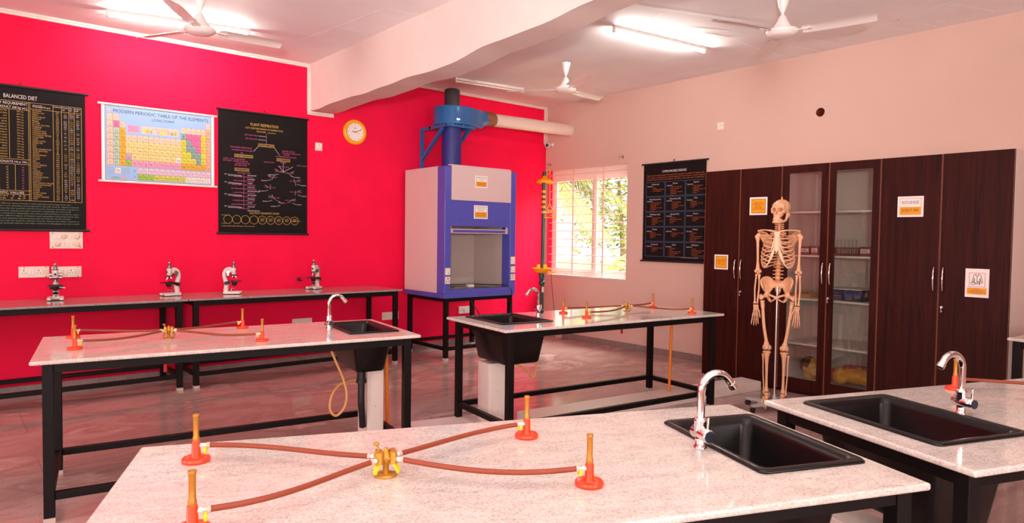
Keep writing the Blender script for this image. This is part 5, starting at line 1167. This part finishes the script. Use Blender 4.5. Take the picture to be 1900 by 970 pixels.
# ------------------------------------------------------------------ microscopes (front of the instrument is -y)
def micro(label, x, y, rz):
    t = thing('microscope', label, 'microscope', (x, y, 0.8745), rz, 'white student microscopes')
    def base(b):
        for s_ in (-1, 1): b.loft([rrect(s_*0.048-0.017, s_*0.048+0.017, -0.10, 0.03, 0.006, 0.014), rrect(s_*0.048-0.016, s_*0.048+0.016, -0.10, 0.03, 0.028, 0.014)], 0, smooth=False)
        b.loft([rrect(-0.065, 0.065, 0.0, 0.07, 0.006, 0.02), rrect(-0.060, 0.060, 0.002, 0.068, 0.03, 0.02)], 0, smooth=False)
        b.box(-0.064, 0.064, -0.102, 0.07, 0.0, 0.006, 1)
    part('base', [M['micro'], M['dark']], t, base, 0.003)
    def arm(b):
        P = [(0.05, 0.03), (0.042, 0.09), (0.052, 0.14), (0.064, 0.19), (0.058, 0.235), (0.032, 0.262), (-0.005, 0.268)]
        w = [0.030, 0.024, 0.022, 0.021, 0.020, 0.019, 0.017]; pts = smooth_path([(0, p, z) for p, z in P], 5)
        n = len(pts); rs = [0.026-0.010*i/n for i in range(n)]
        b.tube(pts, rs, 12)
        b.bar((0, 0.046, 0.02), (0, 0.045, 0.12), 0.04, 0.03)
    part('arm', M['micro'], t, arm)
    def head(b):
        b.lathe([(0.018, 0.20), (0.023, 0.205), (0.023, 0.275), (0.019, 0.282), (0.0155, 0.284)], 20, 0, Matrix.Translation((0, -0.028, 0)))
        b.box(-0.020, 0.020, -0.01, 0.015, 0.225, 0.278); b.lathe([(0.026, 0.279), (0.026, 0.285)], 20, 1, Matrix.Translation((0, -0.028, 0)))
        b.box(-0.009, 0.009, -0.053, -0.050, 0.228, 0.248, 1)
    part('body_tube', [M['micro'], M['dark']], t, head)
    part('eyepiece', M['steel'], t, lambda b: b.lathe([(0.0145, 0.284), (0.0145, 0.325), (0.0165, 0.327), (0.0165, 0.338), (0.0, 0.338)], 18, 0, Matrix.Translation((0, -0.028, 0))))
    def nose(b):
        b.lathe([(0.012, 0.190), (0.027, 0.194), (0.027, 0.202), (0.02, 0.206)], 20, 1, Matrix.Translation((0, -0.028, 0)))
        for a, l in ((-90, 0.042), (30, 0.03), (150, 0.024)):
            d = Vector((math.cos(R(a))*0.45, math.sin(R(a))*0.45, -1)).normalized(); o_ = Vector((0, -0.028, 0.193))+Vector((math.cos(R(a)), math.sin(R(a)), 0))*0.012; b.tube([o_, o_+d*l*0.7, o_+d*l], [0.009, 0.009, 0.005], 12)
    part('nosepiece', [M['steel'], M['dark']], t, nose)
    part('stage', M['dark'], t, lambda b: (b.box(-0.06, 0.06, -0.095, 0.025, 0.128, 0.136), b.box(-0.05, 0.05, -0.02, 0.0, 0.136, 0.142), b.box(-0.015, 0.015, 0.02, 0.045, 0.118, 0.134)), 0.002)
    part('condenser', M['dark'], t, lambda b: b.lathe([(0.012, 0.085), (0.024, 0.095), (0.028, 0.128)], 18, 0, Matrix.Translation((0, -0.035, 0))))
    part('mirror', M['steel'], t, lambda b: (b.ell((0, -0.035, 0.062), (0.026, 0.026, 0.006), 0, (R(35), 0, 0)), b.tube([(0, 0.0, 0.03), (0, -0.01, 0.06), (0, -0.03, 0.06)], 0.005, 8)))
    for zz, r in ((0.115, 0.019), (0.232, 0.018), (0.205, 0.012)): part('focus_knob', M['dark'] if zz < 0.2 else M['steel'], t, lambda b: b.tube([(-0.048, 0.04 if zz < 0.2 else 0.02, zz), (-0.03, 0.04 if zz < 0.2 else 0.02, zz), (0.03, 0.04 if zz < 0.2 else 0.02, zz), (0.048, 0.04 if zz < 0.2 else 0.02, zz)], [r, r, r, r], 16))
    part('slide_knob', M['steel'], t, lambda b: b.tube([(0.03, -0.03, 0.118), (0.075, -0.03, 0.112)], 0.008, 10))
micro('white microscope facing the room in front of the two socket strips', -6.327, -0.20, -8)
micro('white microscope in profile, eyepiece on the left, right of the socket strips', -5.354, -0.26, -78)
micro('white microscope turned to the right, third along the pink wall benches', -4.813, -0.36, 62)
micro('white microscope farthest along the pink wall benches, near the cable stub', -3.80, -0.16, -55)
# ------------------------------------------------------------------ teaching skeleton on a wheeled stand
sk = thing('human_skeleton_model', 'life size teaching skeleton hanging on a wheeled stand before the dark cupboards', 'skeleton', (-1.50, -4.58, 0), -61.3)
XB = Matrix.Translation((0.045, 0, 0)) @ Matrix.Rotation(R(-8), 4, 'Z')
def spart(name, fn, m='bone', parent=None, X=None):
    b = MB(); fn(b)
    T = XB if X is None else X
    b.v = [tuple(T @ Vector(p)) for p in b.v]
    return b.build(name, M[m], parent or sk)
# skull
XS = XB @ Matrix.Translation((0.012, -0.0, 1.77)) @ Matrix.Rotation(R(-17), 4, 'Z') @ Matrix.Rotation(R(-4), 4, 'X')
def skull(b):
    m_ = MB()
    m_.ell((0, 0.02, 0.035), (0.070, 0.090, 0.066)); m_.ell((0, -0.045, 0.030), (0.058, 0.040, 0.050)); m_.ell((0, -0.042, -0.022), (0.046, 0.042, 0.050))
    m_.ell((0, -0.060, -0.050), (0.034, 0.034, 0.030)); m_.ell((0, -0.064, -0.066), (0.032, 0.029, 0.014)); m_.ell((0, -0.078, 0.014), (0.048, 0.014, 0.012)); m_.ell((0, -0.085, 0.000), (0.007, 0.012, 0.014))
    for s_ in (-1, 1):
        m_.ell((0.046*s_, -0.052, -0.018), (0.016, 0.024, 0.013)); m_.tube([(0.054*s_, -0.045, -0.020), (0.066*s_, -0.010, -0.014), (0.066*s_, 0.022, -0.010)], 0.0065, 8); m_.ell((0.055*s_, 0.03, -0.035), (0.016, 0.02, 0.025))
        m_.tube([(0.050*s_, -0.072, 0.016), (0.057*s_, -0.056, 0.0), (0.053*s_, -0.05, -0.016)], 0.0075, 8)
    v, f = remeshed(m_, 0.0036, 3)
    dents = [((0.027*q, -0.10, 0.000), (0.0200, 0.090, 0.0180), 0) for q in (-1, 1)]+[((0, -0.110, -0.029), (0.0135, 0.062, 0.0175), 0)]
    side = [((0.074*q, -0.020, -0.001), (0.020, 0.026, 0.020), 1) for q in (-1, 1)]+[((0.060*q, -0.030, -0.052), (0.026, 0.034, 0.024), 1) for q in (-1, 1)]
    out = []
    for x, y, z in v:
        for (cx, cy, cz), (rx, ry, rz), ax in dents+side:
            k = 1-((x-cx)/rx)**2-((z-cz)/rz)**2 if ax == 0 else 1-((y-cy)/ry)**2-((z-cz)/rz)**2
            if k > 0:
                if ax == 0: y = max(y, cy+ry*math.sqrt(k)) if y < 0 else y
                elif x*cx > 0:
                    lim = abs(cx)-rx*math.sqrt(k); x = math.copysign(min(abs(x), max(lim, 0.02)), x)
        out.append((x, y, z))
    b.add(out, f, 0, True)
so = spart('skull', skull, X=XS)
def jaw(b):
    b.tube(smooth_path([(0.054, 0.012, -0.022), (0.053, 0.008, -0.055), (0.047, -0.004, -0.088), (0.034, -0.055, -0.104), (0.016, -0.083, -0.109), (-0.016, -0.083, -0.109), (-0.034, -0.055, -0.104), (-0.047, -0.004, -0.088), (-0.053, 0.008, -0.055), (-0.054, 0.012, -0.022)], 4), 0.0115, 10)
    b.ell((0, -0.084, -0.100), (0.024, 0.012, 0.016))
    b.tube([(0.034, -0.045, -0.088), (0.024, -0.075, -0.086), (0, -0.087, -0.086), (-0.024, -0.075, -0.086), (-0.034, -0.045, -0.088)], 0.0095, 10)
spart('jaw', jaw, X=XS)
def teeth(b):
    for k in range(-4, 5):
        a = R(-90+k*13); x, y = 0.030*math.cos(a)*1.0, -0.058+0.033*math.sin(a)
        for z in (-0.0715, -0.0805): b.ell((x, y, z), (0.0042, 0.0042, 0.0055), nu=8, nv=6)
spart('teeth', teeth, 'cartilage', so, XS)
spart('hanging_hook', lambda b: (b.cyl((0, 0.01, 0.098), (0, 0.01, 0.112), 0.008, n=12), b.cyl((0, 0.01, 0.112), (0, 0.01, 0.124), 0.005, n=10)), 'amber', None, XS)
# spine
SP = [(0.030, 1.690), (0.022, 1.640), (0.030, 1.590), (0.055, 1.50), (0.065, 1.41), (0.050, 1.32), (0.022, 1.24), (0.008, 1.18), (0.020, 1.135)]
spn = smooth_path([(0, y, z) for y, z in SP], 12)
def at_z(z):
    for p, q in zip(spn, spn[1:]):
        if p.z >= z >= q.z: return p.lerp(q, (p.z-z)/max(1e-6, p.z-q.z))
    return spn[-1]
def vertebrae(b):
    z = 1.685; i = 0
    while z > 1.145:
        h = 0.0125 if i < 7 else (0.017 if i < 19 else 0.024); r = 0.0125 if i < 7 else (0.0155+0.0004*(i-7) if i < 19 else 0.0225)
        p = at_z(z); b.lathe([(r*0.9, -h/2), (r, -h/2), (r*0.88, 0), (r, h/2), (r*0.9, h/2)], 16, 0, Matrix.Translation(p))
        b.ell(p+Vector((0, 0.035, -0.008)), (0.004, 0.024, 0.008), 0, (R(-25), 0, 0), 8, 6)
        for s_ in (-1, 1): b.ell(p+Vector((s_*(0.024+0.006*(i > 18)), 0.012, 0)), (0.017, 0.006, 0.0055), 0, nu=8, nv=6)
        z -= h+(0.005 if i < 7 else (0.0048 if i < 19 else 0.007)); i += 1
sp = spart('spine', vertebrae)
spart('spinal_discs', lambda b: b.tube([p for p in spn], [0.0105 if p.z > 1.6 else (0.0135 if p.z > 1.27 else 0.020) for p in spn], 12), 'disc', sp)
# rib cage
HA = [.062, .090, .108, .120, .128, .133, .136, .137, .134, .127, .112, .095]; DR = [.018, .032, .045, .057, .070, .085, .098, .108, .105, .095, .070, .055]; FE = [160, 162, 160, 158, 155, 152, 148, 140, 132, 122, 98, 78]
def ribpath(i, s_):
    zb = 1.578-0.0262*i; a = HA[i]; yc, bb = -0.018+0.006*(i > 6), 0.062+0.032*min(1, i/4); pts = []
    for k in range(15):
        ph = R(14+(FE[i]-14)*k/14); pts.append(Vector((s_*a*math.sin(ph), yc+bb*math.cos(ph), zb-DR[i]*(1-math.cos(ph))/2)))
    pts.insert(0, Vector((s_*0.012, 0.06, zb+0.004))); return pts
def ribs(b):
    for i in range(12):
        for s_ in (-1, 1): b.tube(ribpath(i, s_), [0.0058]*9+[0.0066]*7, 8)
rb = spart('rib_cage', ribs)
ST = lambda t: Vector((0, -0.102-0.022*t, 1.586-0.165*t))
def cart(b):
    for i in range(10):
        for s_ in (-1, 1):
            e = ribpath(i, s_)[-1]; t = min(0.93, 0.06+0.145*i); q = ST(t)+Vector((s_*0.016, 0.003, 0))
            if i < 5: b.tube([e, e.lerp(q, 0.5)+Vector((0, -0.006, 0)), q], 0.0052, 8)
            else: b.tube(smooth_path([e, Vector((s_*(0.085-0.013*(9-i)*0.6), -0.108, e.z-0.012+0.002*i)), Vector((s_*0.036, -0.122, 1.405-0.012*(i-5))), q], 4), 0.0048, 8)
spart('rib_cartilage', cart, 'cartilage', rb)
def stern(b):
    v = []
    for t, w in ((0, 0.026), (0.06, 0.030), (0.2, 0.022), (0.28, 0.017), (0.5, 0.019), (0.75, 0.022), (0.92, 0.019), (1.0, 0.012), (1.1, 0.007)):
        c = ST(t); v.append([c+Vector((w*math.cos(2*PI*k/12), 0.0065*math.sin(2*PI*k/12), 0)) for k in range(12)])
    b.loft(v)
spart('sternum', stern, 'cartilage')
for s_ in (-1, 1):
    spart('collarbone', lambda b: (b.tube(smooth_path([(s_*0.016, -0.104, 1.585), (s_*0.07, -0.100, 1.594), (s_*0.125, -0.045, 1.597), (s_*0.172, -0.005, 1.590)], 6), [0.0085]*6+[0.0068]*8+[0.0085]*5, 10)))
    def scap(b):
        o = [(0.065, 0.088, 1.555), (0.155, 0.035, 1.565), (0.158, 0.03, 1.53), (0.118, 0.08, 1.44), (0.09, 0.092, 1.40), (0.072, 0.094, 1.46)]
        n = len(o); c0 = [Vector((s_*x, y, z)) for x, y, z in o]; c1 = [p+Vector((0, -0.006, 0)) for p in c0]
        b.add(c0+c1, [tuple(range(n)), tuple(range(2*n-1, n-1, -1))]+[(i, (i+1) % n, n+(i+1) % n, n+i) for i in range(n)], 0)
        b.tube([(s_*0.07, 0.095, 1.53), (s_*0.12, 0.082, 1.572), (s_*0.168, 0.02, 1.585)], [0.006, 0.008, 0.010], 8); b.ell((s_*0.152, 0.02, 1.548), (0.013, 0.015, 0.02))
    spart('shoulder_blade', scap)
    SH, EL, WR = Vector((s_*0.176, 0.005, 1.548)), Vector((s_*0.168, 0.01, 1.222)), Vector((s_*0.170, -0.035, 0.935))
    def hum(b):
        d = EL-SH; b.tube([SH+d*t for t in (0, .08, .16, .3, .5, .7, .85, .95)], [.019, .0185, .0135, .0115, .0105, .0110, .016, .022], 14)
        b.ell(SH+Vector((-s_*0.008, 0, 0.003)), (0.022, 0.021, 0.022)); b.ell(SH+Vector((s_*0.010, -0.004, -0.012)), (0.014, 0.016, 0.02))
        for q in (-1, 1): b.ell(EL+Vector((q*0.017, 0, 0.008)), (0.0145, 0.013, 0.016))
    spart('upper_arm_bone', hum)
    def fore(b):
        for off, r0, r1 in ((-0.013, 0.0125, 0.0075), (0.014, 0.0095, 0.0125)):
            p0, p1 = EL+Vector((off*s_, 0.004, -0.018)), WR+Vector((off*s_*0.85, 0, 0.008)); bow = Vector((off*s_*0.35, 0, 0))
            b.tube(smooth_path([p0, p0.lerp(p1, .12), p0.lerp(p1, .5)+bow, p0.lerp(p1, .88), p1], 4), [r0]*3+[r0*.8]*2+[0.0070]*7+[0.0072]*2+[r1]*3, 10)
        b.ell(EL+Vector((0, 0.016, -0.004)), (0.012, 0.012, 0.02))
    spart('forearm_bones', fore)
    def hand(b):
        for k in range(8): b.ell(WR+Vector(((-0.016+0.0105*(k % 4)), -0.002, -0.008-0.013*(k//4))), (0.0075, 0.008, 0.0085), nu=10, nv=8)
        spread = [(-0.024, 0.9), (-0.009, 1.0), (0.006, 0.97), (0.019, 0.82)]
        for dx, l in spread:
            x = -dx*s_ if False else dx; p = WR+Vector((x*0.55, -0.004, -0.026)); seg = [(0.066, -0.006), (0.042*l, -0.008), (0.028*l, -0.004), (0.020*l, 0.004)]
            for j, (L_, dy) in enumerate(seg):
                q = p+Vector((x*(0.42 if j == 0 else 0.16), dy, -L_)); b.tube([p, p.lerp(q, .2), p.lerp(q, .5), p.lerp(q, .8), q], [0.0062, 0.0048, 0.0038, 0.0046, 0.006] if j < 3 else [.005, .004, .0034, .003, .0022], 8); p = q+Vector((0, 0, -0.002))
        p = WR+Vector((-s_*0.016, -0.012, -0.020)); d = [(-s_*0.016, -0.016, -0.036), (-s_*0.008, -0.010, -0.030), (-s_*0.003, -0.004, -0.024)]
        for v in d:
            q = p+Vector(v); b.tube([p, p.lerp(q, .5), q], [0.0062, 0.0044, 0.006], 8); p = q
    spart('hand_bones', hand)
    # leg
    HJ, KN, AN = Vector((s_*0.083, 0.0, 1.020)), Vector((s_*0.072, -0.012, 0.548)), Vector((s_*0.069, 0.002, 0.150))
    TR = Vector((s_*0.138, 0.012, 1.000))
    def fem(b):
        b.ell(HJ, (0.023, 0.023, 0.023)); b.tube([HJ, HJ.lerp(TR, .5), TR+Vector((0, 0, -0.012))], [0.016, 0.0145, 0.02], 12); b.ell(TR, (0.018, 0.02, 0.028))
        S = TR+Vector((-s_*0.012, 0, -0.03)); d = KN-S
        b.tube(smooth_path([S, S+d*.12, S+d*.5+Vector((s_*0.004, -0.012, 0)), S+d*.82, S+d*.95], 5), [.022]*2+[.018]*4+[.0138]*9+[.0155]*2+[.022]*2+[.028]*2, 14)
        for q in (-1, 1): b.ell(KN+Vector((q*0.020, 0.006, 0.006)), (0.019, 0.028, 0.024))
    spart('thigh_bone', fem)
    spart('kneecap', lambda b: b.ell(KN+Vector((0, -0.033, 0.012)), (0.019, 0.009, 0.021)))
    def shin(b):
        T0 = KN+Vector((0, 0.004, -0.030)); d = AN-T0
        b.ell(T0+Vector((0, 0, -0.004)), (0.036, 0.026, 0.014))
        b.tube([T0, T0+d*.06, T0+d*.14, T0+d*.3, T0+d*.6, T0+d*.85, T0+d*.97], [.031, .027, .019, .0138, .0108, .0125, .020], 14)
        F0, F1 = T0+Vector((s_*0.034, 0.014, -0.022)), AN+Vector((s_*0.022, 0.008, -0.008))
        b.tube([F0, F0.lerp(F1, .06), F0.lerp(F1, .2), F0.lerp(F1, .5)+Vector((s_*0.003, 0, 0)), F0.lerp(F1, .9), F1], [.0115, .009, .0058, .0055, .0062, .010], 10)
    spart('shin_bones', shin)
    def foot(b):
        XF = Matrix.Translation(AN) @ Matrix.Rotation(R(s_*10), 4, 'Z') @ Matrix.Rotation(R(16), 4, 'X')
        P = lambda x, y, z: XF @ Vector((x, y, z))
        b.ell(P(0, 0.045, -0.045), (0.021, 0.034, 0.024)); b.ell(P(0, 0, -0.018), (0.022, 0.028, 0.018)); b.ell(P(-0.010*s_, -0.03, -0.035), (0.016, 0.02, 0.016)); b.ell(P(0.014*s_, -0.025, -0.043), (0.014, 0.02, 0.014))
        for k in range(3): b.ell(P((-0.02+0.014*k)*s_, -0.055, -0.042), (0.008, 0.012, 0.010), nu=10, nv=8)
        for k in range(5):
            x0, x1 = (-0.022+0.0115*k)*s_, (-0.034+0.0185*k)*s_; L_ = 0.062-0.004*k*(k > 0)
            p, q = P(x0, -0.062+0.004*k, -0.047), P(x1, -0.062-L_+0.006*k, -0.066); b.tube([p, p.lerp(q, .5), q], [.0075 if k == 0 else .006, .0048, .0072 if k == 0 else .0058], 8)
            r_ = q
            for j, l in enumerate((0.026, 0.015) if k == 0 else (0.020-0.001*k, 0.010, 0.008)):
                n_ = r_+(XF.to_3x3() @ Vector((0.002*(k-2)*s_, -l, -0.002))); b.tube([r_, r_.lerp(n_, .5), n_], [.0062, .0045, .0056] if k == 0 else [.0048, .0036, .0042], 8); r_ = n_
    spart('foot_bones', foot)
# pelvis
def pelvis(b):
    m_ = MB(); m_.ell((0, 0.045, 1.115), (0.048, 0.022, 0.040)); m_.ell((0, 0.052, 1.07), (0.026, 0.016, 0.035)); m_.ell((0, 0.045, 1.035), (0.010, 0.010, 0.022))
    m_.ell((0, -0.055, 1.003), (0.016, 0.012, 0.018))
    for s_ in (-1, 1):
        A0 = Vector((s_*0.080, 0.0, 1.045)); m_.ell((s_*0.085, 0.0, 1.022), (0.028, 0.028, 0.028))
        cr = smooth_path([(s_*0.034, 0.055, 1.128), (s_*0.052, 0.060, 1.158), (s_*0.082, 0.040, 1.178), (s_*0.112, 0.0, 1.176), (s_*0.130, -0.042, 1.152), (s_*0.126, -0.062, 1.122), (s_*0.112, -0.058, 1.085)], 3)
        for c in cr: m_.tube([A0, A0.lerp(c, .55)+Vector((s_*0.006, 0.008, -0.006)), c], [0.014, 0.0085, 0.0085], 8)
        m_.tube(cr, 0.0095, 8)
        m_.tube([(s_*0.034, 0.050, 1.13), (s_*0.055, 0.04, 1.085), (s_*0.078, 0.01, 1.045)], [0.016, 0.017, 0.018], 10)
        m_.tube(smooth_path([(s_*0.078, -0.015, 1.030), (s_*0.045, -0.048, 1.022), (s_*0.006, -0.058, 1.008)], 4), 0.0105, 10)
        m_.tube(smooth_path([(s_*0.082, 0.012, 1.010), (s_*0.066, 0.025, 0.978), (s_*0.052, 0.012, 0.966), (s_*0.034, -0.025, 0.975), (s_*0.008, -0.054, 0.996)], 4), [0.014]*5+[0.0125]*4+[0.0085]*8, 10)
    v, f = remeshed(m_, 0.0052, 4); b.add(v, f, 0, True)
spart('pelvis', pelvis)
# stand
ID4 = Matrix.Identity(4)
spart('pole', lambda b: (b.tube([(0.045, 0, 0.06), (0.045, 0, 0.9), (0.045, 0.012, 1.10)], 0.0085, 14)), 'steel', None, ID4)
def base(b):
    b.lathe([(0.035, 0.045), (0.035, 0.085), (0.016, 0.10), (0.014, 0.14)], 20, 0, Matrix.Translation((0.045, 0, 0)))
    for k in range(5):
        a = R(-62+72*k); d = Vector((math.cos(a), math.sin(a), 0)); o = Vector((0.045, 0, 0)); q = Vector((-d.y, d.x, 0))
        b.loft([[o+d*0.02+q*w+Vector((0, 0, z)) for w, z in ((-.02, .048), (.02, .048), (.016, .085), (-.016, .085))], [o+d*0.26+q*w+Vector((0, 0, z)) for w, z in ((-.014, .05), (.014, .05), (.012, .068), (-.012, .068))]], 0, smooth=False)
sb = spart('stand_base', base, 'basegrey', None, ID4)
for k in range(5):
    a = R(-62+72*k); d = Vector((math.cos(a), math.sin(a), 0)); c = Vector((0.045, 0, 0))+d*0.25; q = Vector((-d.y, d.x, 0))
    spart('caster', lambda b: (b.tube([c-q*0.012+Vector((0, 0, 0.0245)), c+q*0.012+Vector((0, 0, 0.0245))], 0.024, 18), b.cyl(c+Vector((0, 0, 0.03)), c+Vector((0, 0, 0.06)), 0.008, n=10)), 'dark', sb, ID4)
# ------------------------------------------------------------------ daylight and lamps
sc = bpy.context.scene
wd = bpy.data.worlds.new('sky'); sc.world = wd; wd.use_nodes = True
bg = wd.node_tree.nodes['Background']; bg.inputs['Color'].default_value = (1.0, 0.97, 0.9, 1); bg.inputs['Strength'].default_value = 3.2
def area(name, loc, target, w, h, power, col):
    l = bpy.data.lights.new(name, 'AREA'); l.shape = 'RECTANGLE'; l.size = w; l.size_y = h; l.energy = power; l.color = col
    o = bpy.data.objects.new(name, l); C.objects.link(o); o.location = loc
    o.rotation_euler = (Vector(target)-Vector(loc)).to_track_quat('-Z', 'Y').to_euler(); return o
WARM = (1.0, 0.84, 0.85)
area('window_daylight', (-9.2, YF+0.05, 1.6), (-9.2, 0, 3.0), 2.0, 1.6, 140, WARM)
area('window_daylight', (-5.6, YF+0.05, 1.6), (-5.6, 0, 3.0), 2.0, 1.6, 140, WARM)
area('window_daylight', (XL+0.05, -7.5, 1.75), (0, -7.5, 1.75), 2.2, 1.6, 150, WARM)
area('window_daylight', (XL+0.05, -3.4, 1.75), (0, -3.4, 1.75), 2.0, 1.6, 110, WARM)
for x, y in ((-5.6, -5.6), (-8.2, -6.2), (-2.2, -7.4)):
    area('tube_light_glow', (x, y, H-0.06), (x, y, 0), 1.2, 0.05, 7, WARM)
area('added_sky_lamp', (2.2, -1.2, 4.6), (-1.2, -2.6, 0.3), 2.4, 2.4, 2200, (1.0, 0.95, 0.92))  # added area lamp, out of view, boosting skylight on the floor by the window
fl = bpy.data.lights.new('camera_flash', 'SPOT'); fl.energy = 1600; fl.color = (1.0, 0.88, 0.86); fl.spot_size = R(100); fl.spot_blend = 1.0; fl.shadow_soft_size = 0.10
fo = bpy.data.objects.new('camera_flash', fl); C.objects.link(fo); fo.location = (-7.6, -8.3, 1.75); fo.rotation_euler = (Vector((-5.5, -6.0, 3.5))-Vector(fo.location)).to_track_quat('-Z', 'Y').to_euler()
sun = bpy.data.lights.new('sun', 'SUN'); sun.energy = 3.0; sun.angle = R(1); sun.color = (1, 0.95, 0.85)
so_ = bpy.data.objects.new('sun', sun); C.objects.link(so_); so_.rotation_euler = Vector((-0.15, 0.75, -1.0)).to_track_quat('-Z', 'Y').to_euler()

# ------------------------------------------------------------------ camera
f_px = 1248.63; yaw, pit, rol = R(49.901), R(-2.085), R(0.727)
fw = Vector((math.cos(yaw)*math.cos(pit), math.sin(yaw)*math.cos(pit), math.sin(pit))); rt = Vector((math.sin(yaw), -math.cos(yaw), 0)); up = rt.cross(fw)
rt, up = rt*math.cos(rol)+up*math.sin(rol), up*math.cos(rol)-rt*math.sin(rol)
cam = bpy.data.cameras.new('camera'); cam.sensor_width = 36; cam.sensor_fit = 'HORIZONTAL'; cam.lens = 36*f_px/1900; cam.clip_start = 0.05; cam.clip_end = 200
co = bpy.data.objects.new('camera', cam); C.objects.link(co)
co.matrix_world = Matrix(((rt.x, up.x, -fw.x, -7.0985), (rt.y, up.y, -fw.y, -7.6488), (rt.z, up.z, -fw.z, 1.5082), (0, 0, 0, 1)))
sc.camera = co
sc.view_settings.view_transform = 'Standard'; sc.view_settings.look = 'None'; sc.view_settings.gamma = 1; sc.view_settings.use_curve_mapping = False
sc.view_settings.exposure = -0.5
try:
    sc.cycles.use_denoising = True; sc.cycles.max_bounces = 10; sc.cycles.diffuse_bounces = 6; sc.cycles.transparent_max_bounces = 16
    sc.cycles.sample_clamp_indirect = 6; sc.cycles.caustics_reflective = False; sc.cycles.caustics_refractive = False
except Exception: pass
